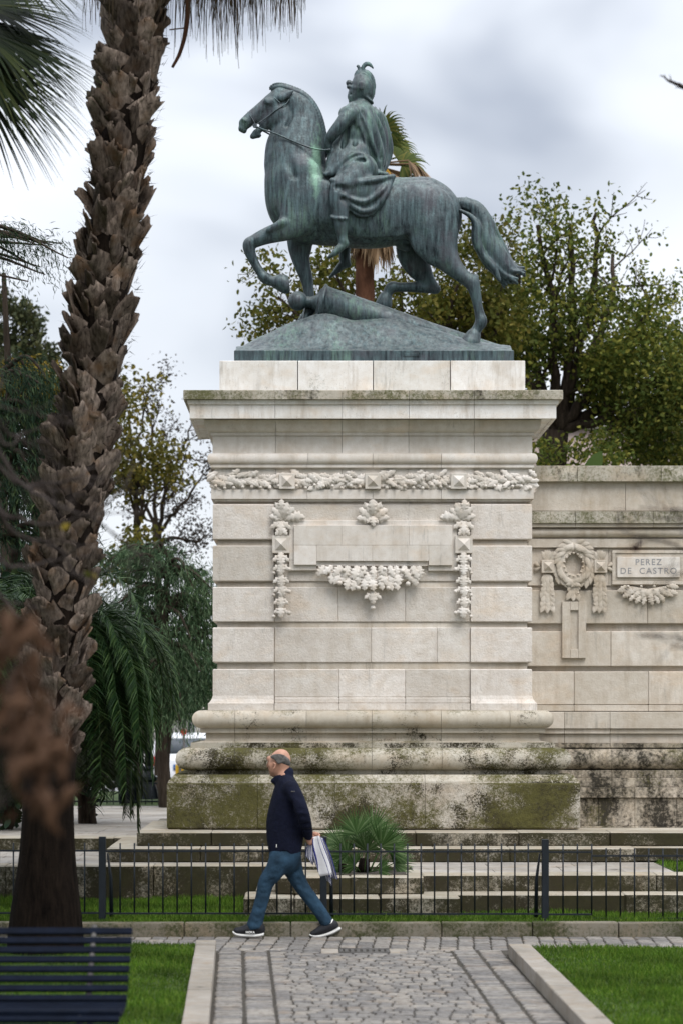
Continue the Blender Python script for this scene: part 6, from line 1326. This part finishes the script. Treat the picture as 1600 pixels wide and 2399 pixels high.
t_, tips = twiggy('bare_shrub', 'bare grey-brown branches blurred in front of the shaggy palm trunk', (-1.62, 10.2, 0), [((-60, 1080), (40, 1130), (150, 1190), (260, 1240), (350, 1330)), ((-80, 1160), (60, 1140), (180, 1120), (290, 1060)), ((-90, 1330), (30, 1330), (130, 1310), (230, 1260)), ((-80, 1060), (40, 1020), (140, 990)), ((-80, 1240), (50, 1260), (140, 1290), (200, 1350), (340, 1290)), ((-70, 1420), (40, 1440), (110, 1500), (150, 1560)), ((-80, 960), (10, 1040), (60, 1010)), ((-80, 1200), (20, 1210), (120, 1230), (250, 1180), (330, 1080))], 10.2, M['bark_grey'], .017, 2)
for x, y, c in ((215, 1345, 'leaf_mid'), (222, 1352, 'leaf_gold'), (200, 1340, 'leaf_mid'), (146, 1240, 'leaf_gold')): link('leaf', leaf_me('leaf', 1, .6, 1, .1, .2, 7, 5, M[c], .1), t_, Matrix.Translation(at(x, y, 10.1)) @ Euler((1.2, rv.uniform(-1, 1), rv.uniform(0, 3))).to_matrix().to_4x4() @ Matrix.Scale(.05, 4))
t_, tips = twiggy('bare_shrub', 'thin bare twigs with a dark red leaf in front of the name tablet', (1.95, 9.5, 0), [((1700, 1340), (1640, 1300), (1560, 1270), (1490, 1255), (1440, 1230)), ((1700, 1350), (1620, 1345), (1560, 1340)), ((1700, 1510), (1620, 1500), (1560, 1490), (1500, 1490)), ((1700, 1240), (1610, 1230), (1570, 1190)), ((1700, 1480), (1640, 1520), (1570, 1515)), ((1700, 1260), (1620, 1200), (1550, 1195), (1500, 1188))], 9.5, M['bark_grey'], .008, 1)
for k in range(5): link('leaf', leaf_me('leaf', 1, .7, 1, .2, .3, 7, 5, flat('dark_red_leaf', (.035, .010, .012), .7), .1), t_, Matrix.Translation(at(1486 + k * 2, 1280 - k, 9.45)) @ Euler((k * 1.3, k * .9, k * 2.1)).to_matrix().to_4x4() @ Matrix.Scale(.026, 4))
rv.seed(77); bt = thing('bare_tree', 'bare winter tree whose single thin twig reaches into the sky beside the evergreen', 'tree', (4.4, 14.5, 0)); m = MB(); tips = []; fk = Vector((4.3, 14.5, 3.6)); m.tube([Vector((4.4, 14.5, 0)), Vector((4.35, 14.5, 1.8)), fk], [.16, .13, .10], 9)
for e_ in ((4.9, 15.2, 6.6), (5.6, 14.0, 6.2), (4.4, 13.4, 7.0), (5.2, 15.8, 5.4)): q, r_ = path_limb([fk, (fk + Vector(e_)) / 2 + rvec(.12), Vector(e_)], .06, .01, 6, .02); grow(m, q, r_, 2, tips, .7, 5, .45, 0, .13, .004)
q, r_ = path_limb([fk, Vector((3.7, 14.4, 4.9)), at(1720, 300, 14.5), at(1640, 225, 14.5), at(1590, 200, 14.5), at(1545, 178, 14.5)], .05, .003, 7, .003); m.tube(q, r_, 5, False); grow(m, q[-12:], r_[-12:], 1, tips, .6, 4, .3, 0, .12, .002); m.build('trunk', M['bark_grey'], bt, True)
# ---- leafy tree added out of view on the left to shade bench and palm
rv.seed(21); ov = thing('added_shade_tree', 'dense broad-leaved tree added out of view to shade the bench and the shaggy palm', 'tree', (-5.2, 13.5, 0)); m = MB(); tips = []
fk = Vector((-5.0, 13.6, 4.6)); m.tube([Vector((-5.2, 13.5, 0)), Vector((-5.15, 13.5, 2.5)), fk], [.3, .26, .22], 10)
for e_ in ((-2.6, 13.0, 8.2), (-3.2, 15.5, 8.0), (-3.0, 11.0, 8.4), (-5.5, 16.5, 8.2), (-6.5, 12.5, 8.5), (-4.6, 18.5, 7.2), (-4.5, 9.0, 7.5)):
    q, r = path_limb([fk, (fk + Vector(e_)) / 2 + rvec(.2), Vector(e_)], .12, .03, 6, .03); grow(m, q, r, 1, tips, .8, 5, .45, .0, .15, .01)
m.build('trunk', M['bark'], ov, True)
def blob(c, r, n, per, sd): u = RV.normal(size=(n, 3)); u /= np.linalg.norm(u, axis=1)[:, None]; T = np.array(c) + u * np.array(r) * RV.uniform(.3, 1, (n, 1)) ** .4; T = np.repeat(T, per, 0); return T + RV.normal(size=T.shape) * sd
P = np.vstack([blob((-3.0, 13.0, 8.6), (2.2, 2.6, 1.4), 700, 12, .16), blob((-4.6, 16.5, 8.2), (1.8, 2.4, 1.5), 600, 12, .16), blob((-5.6, 12, 7.8), (2, 2.6, 1.8), 600, 12, .16), blob((-5.0, 20, 6.4), (1.6, 1.8, 2.0), 380, 12, .16)])
foliage(P, .19, M['leaf_right'], 'crown', ov)
# ---- dark evergreen shrubbery behind the feather palm
def bush(name, label, px, py, Y, rx, ry, dep, n, mat, size):
    b_ = thing(name, label, 'shrub', (XA(px, Y), Y, 0)); m = MB(); tips = []
    for k in range(5): q, r_ = path_limb([Vector((XA(px, Y) + rv.gauss(0, .1), Y, 0)), at(px + rv.uniform(-.5, .5) * rx, py + ry * .4, Y), at(px + rv.uniform(-.8, .8) * rx, py - ry * .4, Y + rv.uniform(-.4, .4))], .05, .012, 6, .02); grow(m, q, r_, 1, tips, .8, 5, .4, 0, .15, .006)
    m.build('stems', M['bark'], b_, True); foliage(cloud(px, py, Y, rx, ry, dep, n, 14, .11), size, mat, 'foliage', b_)
bush('laurel_shrub', 'very dark laurel shrub in the shade behind the shaggy palm trunk', 10, 1640, 29.5, 120, 280, 1.0, 520, M['conifer'], .12)
bush('laurel_shrub', 'dark laurel shrub under the cedar behind the feather palm', 205, 1640, 31.0, 90, 220, 1.0, 380, M['conifer'], .12)
# ------------------------------------------------------------------ street behind the park
YX = 37.5
ff = thing('far_fence', 'dark railing at the far edge of the plaza behind the monument', 'fence', (-3, YX, .4)); zt_, zb_ = ZA(1835, YX), ZA(1885, YX)
for z in (zt_, zb_ + .05): box('rail', -6, 1.5, YX - .012, YX + .012, z - .012, z + .012, M['paint_dark'], ff)
for i in range(75):
    x = -6 + i * .1; m = MB(); m.tube([(x, YX, zb_), (x, YX, zt_)], .008, 5); m.build('bar', M['paint_dark'], ff)
tag(prism('far_lawn', [(-12, 36.62), (4, 36.62), (4, 44), (-12, 44)], .2, .56, M['soil']), kind='structure')
M['asphalt'] = flat('pale_asphalt', (.20, .20, .21), .9, sc=3, var=.2); tag(prism('road', [(-60, 50), (60, 50), (60, 74), (-60, 74)], -.2, .02, M['asphalt']), kind='structure')
# lamp post
YL = 39.0; lx = XA(348, YL); lm_ = thing('lamp_post', 'black cast-iron lamp post with bell-shaped base behind the plaza', 'lamp', (lx, YL, .5)); lz = ZA(1872, YL)
def ztop(py): return ZA(py, YL)
lathe('base', [(lz, .001), (lz, .17), (ztop(1850), .15), (ztop(1832), .11), (ztop(1826), .15), (ztop(1820), .15), (ztop(1814), .09), (ztop(1806), .075), (ztop(1800), .10), (ztop(1794), .06)], Vector((lx, YL, 0)), Vector((0, 0, 1)), 14, lm_, M['paint_dark'])
m = MB(); m.tube([(lx, YL, ztop(1796)), (lx, YL, 3.2)], [.055, .04], 10); m.build('pole', M['paint_dark'], lm_, True)
lathe('lantern', [(3.18, .03), (3.22, .08), (3.5, .15), (3.52, .18), (3.66, .08), (3.72, .02)], Vector((lx, YL, 0)), Vector((0, 0, 1)), 8, lm_, M['paint_dark'])
m = MB(); px_ = XA(331, 41); sp_ = thing('sign_pole', 'thin brown metal pole standing beside the lamp post', 'pole', (px_, 41, .5)); m.tube([(px_, 41, .3), (px_, 41, 2.2)], .03, 8); m.build('pole', flat('rusty_brown_paint', (.05, .03, .025), .6), sp_, True); lathe('pole_cap', [(2.2, .045), (2.26, .045), (2.3, .01)], Vector((px_, 41, 0)), Vector((0, 0, 1)), 8, sp_, M['iron'])
b2 = thing('far_bench', 'small pale-topped park bench between the lamp post and the dark tree', 'bench', (XA(372, 41), 41, .56)); M['pale'] = flat('pale_painted_wood', (.45, .46, .47), .6)
for i in range(3): box('slat', XA(350, 41), XA(396, 41), 40.8 + i * .13, 40.91 + i * .13, .88, .92, M['pale'], b2, .005)
for x in (XA(356, 41), XA(388, 41)): m = MB(); m.tube(spline([(x, 40.85, .9), (x, 40.9, .7), (x, 40.8, .53)], 5), .03, 6); m.tube(spline([(x, 41.1, .9), (x, 41.05, .7), (x, 41.15, .53)], 5), .03, 6); m.build('leg', M['paint_dark'], b2, True)
bn2 = thing('litter_bin', 'dark square slatted bin standing near the lamp post', 'bin', (XA(304, 38.5), 38.5, .56)); bx = XA(304, 38.5)
for i in range(6): box('slat', bx - .16 + i * .055, bx - .115 + i * .055, 38.33, 38.36, .6, 1.02, M['bench_paint'], bn2, .004)
box('body', bx - .15, bx + .15, 38.365, 38.6, .55, 1.0, M['bench_paint'], bn2, .01); box('rim', bx - .17, bx + .17, 38.32, 38.62, 1.021, 1.05, M['bench_paint'], bn2, .008)
# parked car, seen from behind
M['car'] = flat('white_car_paint', (.72, .73, .75), .25, var=.03, spec=.6); M['glass'] = flat('dark_glass', (.03, .04, .05), .08, spec=.7); M['red'] = flat('red_lens', (.45, .02, .02), .2); M['plate'] = flat('blue_panel', (.03, .12, .32), .5); M['yellow'] = flat('yellow_paint', (.6, .36, .02), .5); M['tyre'] = flat('tyre_rubber', (.02, .02, .02), .9)
YC = 58.0; cx0 = XA(352, YC); CW = 1.76
car = thing('parked_car', 'white hatchback parked on the street, seen from behind past the lamp post', 'car', (cx0 + CW / 2, YC + 2, 0)); zc_ = -.05
prof = [(0, .28), (.0, .55), (.04, .86), (.10, .98), (.42, 1.42), (.75, 1.50), (2.0, 1.50), (2.75, 1.02), (3.85, .85), (4.0, .60), (4.0, .28)]
bm = bmesh.new(); ring_ = []
for sx_, ins in ((0, .10), (.06, .03), (.18, 0), (CW - .18, 0), (CW - .06, .03), (CW, .10)):
    vs_ = [bm.verts.new((cx0 + sx_ + ((.12 if sx_ < CW / 2 else -.12) * max(0, (z - .95) / .55)), YC + y + (ins if y < 2 else -ins), zc_ + z - (ins * .3 if z > 1 else 0))) for y, z in prof]; ring_.append(vs_)
for a_, b_ in zip(ring_[:-1], ring_[1:]):
    for i in range(len(prof)): j = (i + 1) % len(prof); bm.faces.new((a_[i], a_[j], b_[j], b_[i]))
bm.faces.new(ring_[0]); bm.faces.new(ring_[-1][::-1]); link('body', bm_mesh('body', bm, M['car'], False), car)
def cq(name, pts_, mat, th=.012):
    me = mesh_np(name, [tuple(p) for p in pts_], np.array([[0, 1, 2, 3]]), mat=mat); o = link(name, me, car); md = o.modifiers.new('s', 'SOLIDIFY'); md.thickness = th; md.offset = 0; return o
gx = lambda u: cx0 + CW * u
cq('rear_window', [(gx(.14), YC + .115, zc_ + 1.02), (gx(.86), YC + .115, zc_ + 1.02), (gx(.80), YC + .37, zc_ + 1.38), (gx(.20), YC + .37, zc_ + 1.38)], M['glass'])
for u in (.015, .82): cq('tail_light', [(gx(u), YC + .02, zc_ + .72), (gx(u + .165), YC + .0, zc_ + .72), (gx(u + .165), YC + .04, zc_ + .95), (gx(u), YC + .06, zc_ + .95)], M['red'], .03)
cq('plate', [(gx(.32), YC - .012, zc_ + .62), (gx(.68), YC - .012, zc_ + .62), (gx(.68), YC + .005, zc_ + .76), (gx(.32), YC + .005, zc_ + .76)], M['plate'])
box('bumper', cx0 + .06, cx0 + CW - .06, YC - .06, YC + .3, zc_ + .25, zc_ + .45, M['tyre'], car, .04)
for sx_ in (0.0, CW - .2):
    for y in (.75, 3.2): lathe('wheel', [(0, .001), (0, .2), (.02, .32), (.18, .32), (.2, .2), (.2, .001)], Vector((cx0 + sx_, YC + y, .31 + zc_)), Vector((1, 0, 0)), 18, car, M['tyre'])
# yellow service trolley beyond the plinth corner
tl = thing('street_barrier', 'small yellow barrier half hidden by the pedestal base', 'barrier', (XA(425, 52), 52, 0)); x = XA(412, 52); box('board', x, x + .9, 51.98, 52.02, .55, .85, M['yellow'], tl, .01); box('board', x, x + .9, 51.98, 52.02, .15, .35, M['white'], tl, .01)
for q in (.08, .8): box('leg', x + q, x + q + .05, 51.9, 51.975, -.02, .9, M['iron'], tl, .004)
# white garden wall with railing across the street, pale house fronts
YR = 76.0; gw = thing('street_wall', 'white painted garden wall with railings across the street', 'wall', (-6, YR, 0)); M['render'] = flat('white_render', (.62, .61, .60), .9, sc=2); M['grey_stone'] = flat('grey_stone', (.30, .29, .27), .9, sc=3)
mb = MB(); mb.box(-30, 30, YR, YR + .3, -.2, .75); mb.build('wall', M['render'], gw)
for x in np.arange(-12, 3, 2.6): box('pier', x - .25, x + .25, YR - .06, YR + .36, -.2, 2.3, M['grey_stone'], gw, .02)
for x in np.arange(-11.9, 3, .13): m = MB(); m.tube([(x, YR + .15, .74), (x, YR + .15, 2.0)], .014, 4); m.build('bar', M['render'], gw)
box('rail', -12, 3, YR + .13, YR + .17, 1.85, 1.9, M['render'], gw)
def house(name, label, x0, x1, y, h, mat, wins, wmat, roof=True):
    hs = thing(name, label, 'building', ((x0 + x1) / 2, y, 0)); mb = MB(); mb.box(x0, x1, y, y + 9, -.2, h); mb.build('wall', mat, hs); box('cornice', x0 - .2, x1 + .2, y - .25, y + 9.2, h + .001, h + .35, M['render'], hs, .03)
    for (wx, wz) in wins:
        w_ = box('window', wx - .5, wx + .5, y - .03, y + .05, wz, wz + 1.7, wmat, hs); box('frame', wx - .62, wx + .62, y - .06, y - .031, wz - .16, wz - .02, M['render'], w_); box('frame', wx - .03, wx + .03, y - .05, y - .031, wz, wz + 1.7, M['render'], w_)
    return hs
house('pink_house', 'pale pink rendered house glimpsed through the evergreen tree', 4, 26, 88, 12.2, flat('pink_render', (.36, .29, .26), .9, sc=1), [(x, z) for x in (6.5, 9.5, 12.5, 15.5) for z in (1.5, 5.2, 8.9)], M['glass'])
house('white_house', 'low cream house front across the street behind the lamp post', -14, 1.5, 92, 2.9, flat('cream_render', (.55, .52, .47), .9, sc=1), [(x, .7) for x in (-11, -8, -5, -2)], M['glass'])
sg_ = thing('traffic_sign', 'round red and white road sign on a thin post beyond the plinth', 'sign', (XA(432, 55), 55, 0)); x = XA(432, 55); lathe('disc', [(0, .001), (0, .07), (.02, .07), (.02, .001)], Vector((x, 54.95, ZA(1715, 55))), Vector((0, 1, 0)), 20, sg_, M['red']); m = MB(); m.tube([(x, 55, 0), (x, 55, ZA(1715, 55) + .3)], .03, 6); m.build('post', M['iron'], sg_)
# broad-leaved understorey behind the side wall
rv.seed(5); us = thing('strap_leaf_plant', 'large strap-leaved green plant behind the side wall under the evergreen tree', 'plant', (XA(1370, 34), 34, 0)); b_ = at(1370, 1180, 34)
m = MB(); m.tube([(b_.x, 34, 0), tuple(b_)], [.12, .09], 8); m.build('stem', M['bark'], us, True)
for i in range(11):
    an = i * 2.4; d = Vector((math.cos(an), math.sin(an) * .6, rv.uniform(.5, 1.2))); L = rv.uniform(.7, 1.15); V = []; p = b_.copy(); dd = d.normalized(); s_ = dd.cross(Vector((0, -1, .2))).normalized()
    for k in range(8): t = k / 7; w = .13 * math.sin(math.pi * (t * .9 + .07)); V += [p - s_ * w, p + s_ * w]; dd = (dd + Vector((0, 0, -.10 - .12 * t))).normalized(); p = p + dd * (L / 7)
    link('leaf', mesh_np('leaf', [tuple(v) for v in V], np.array([(2 * k, 2 * k + 1, 2 * k + 3, 2 * k + 2) for k in range(7)]), True, leaf_mat('strap_leaf', [(.08, .14, .04), (.16, .24, .08)]) if i == 0 else bpy.data.materials['strap_leaf']), us)
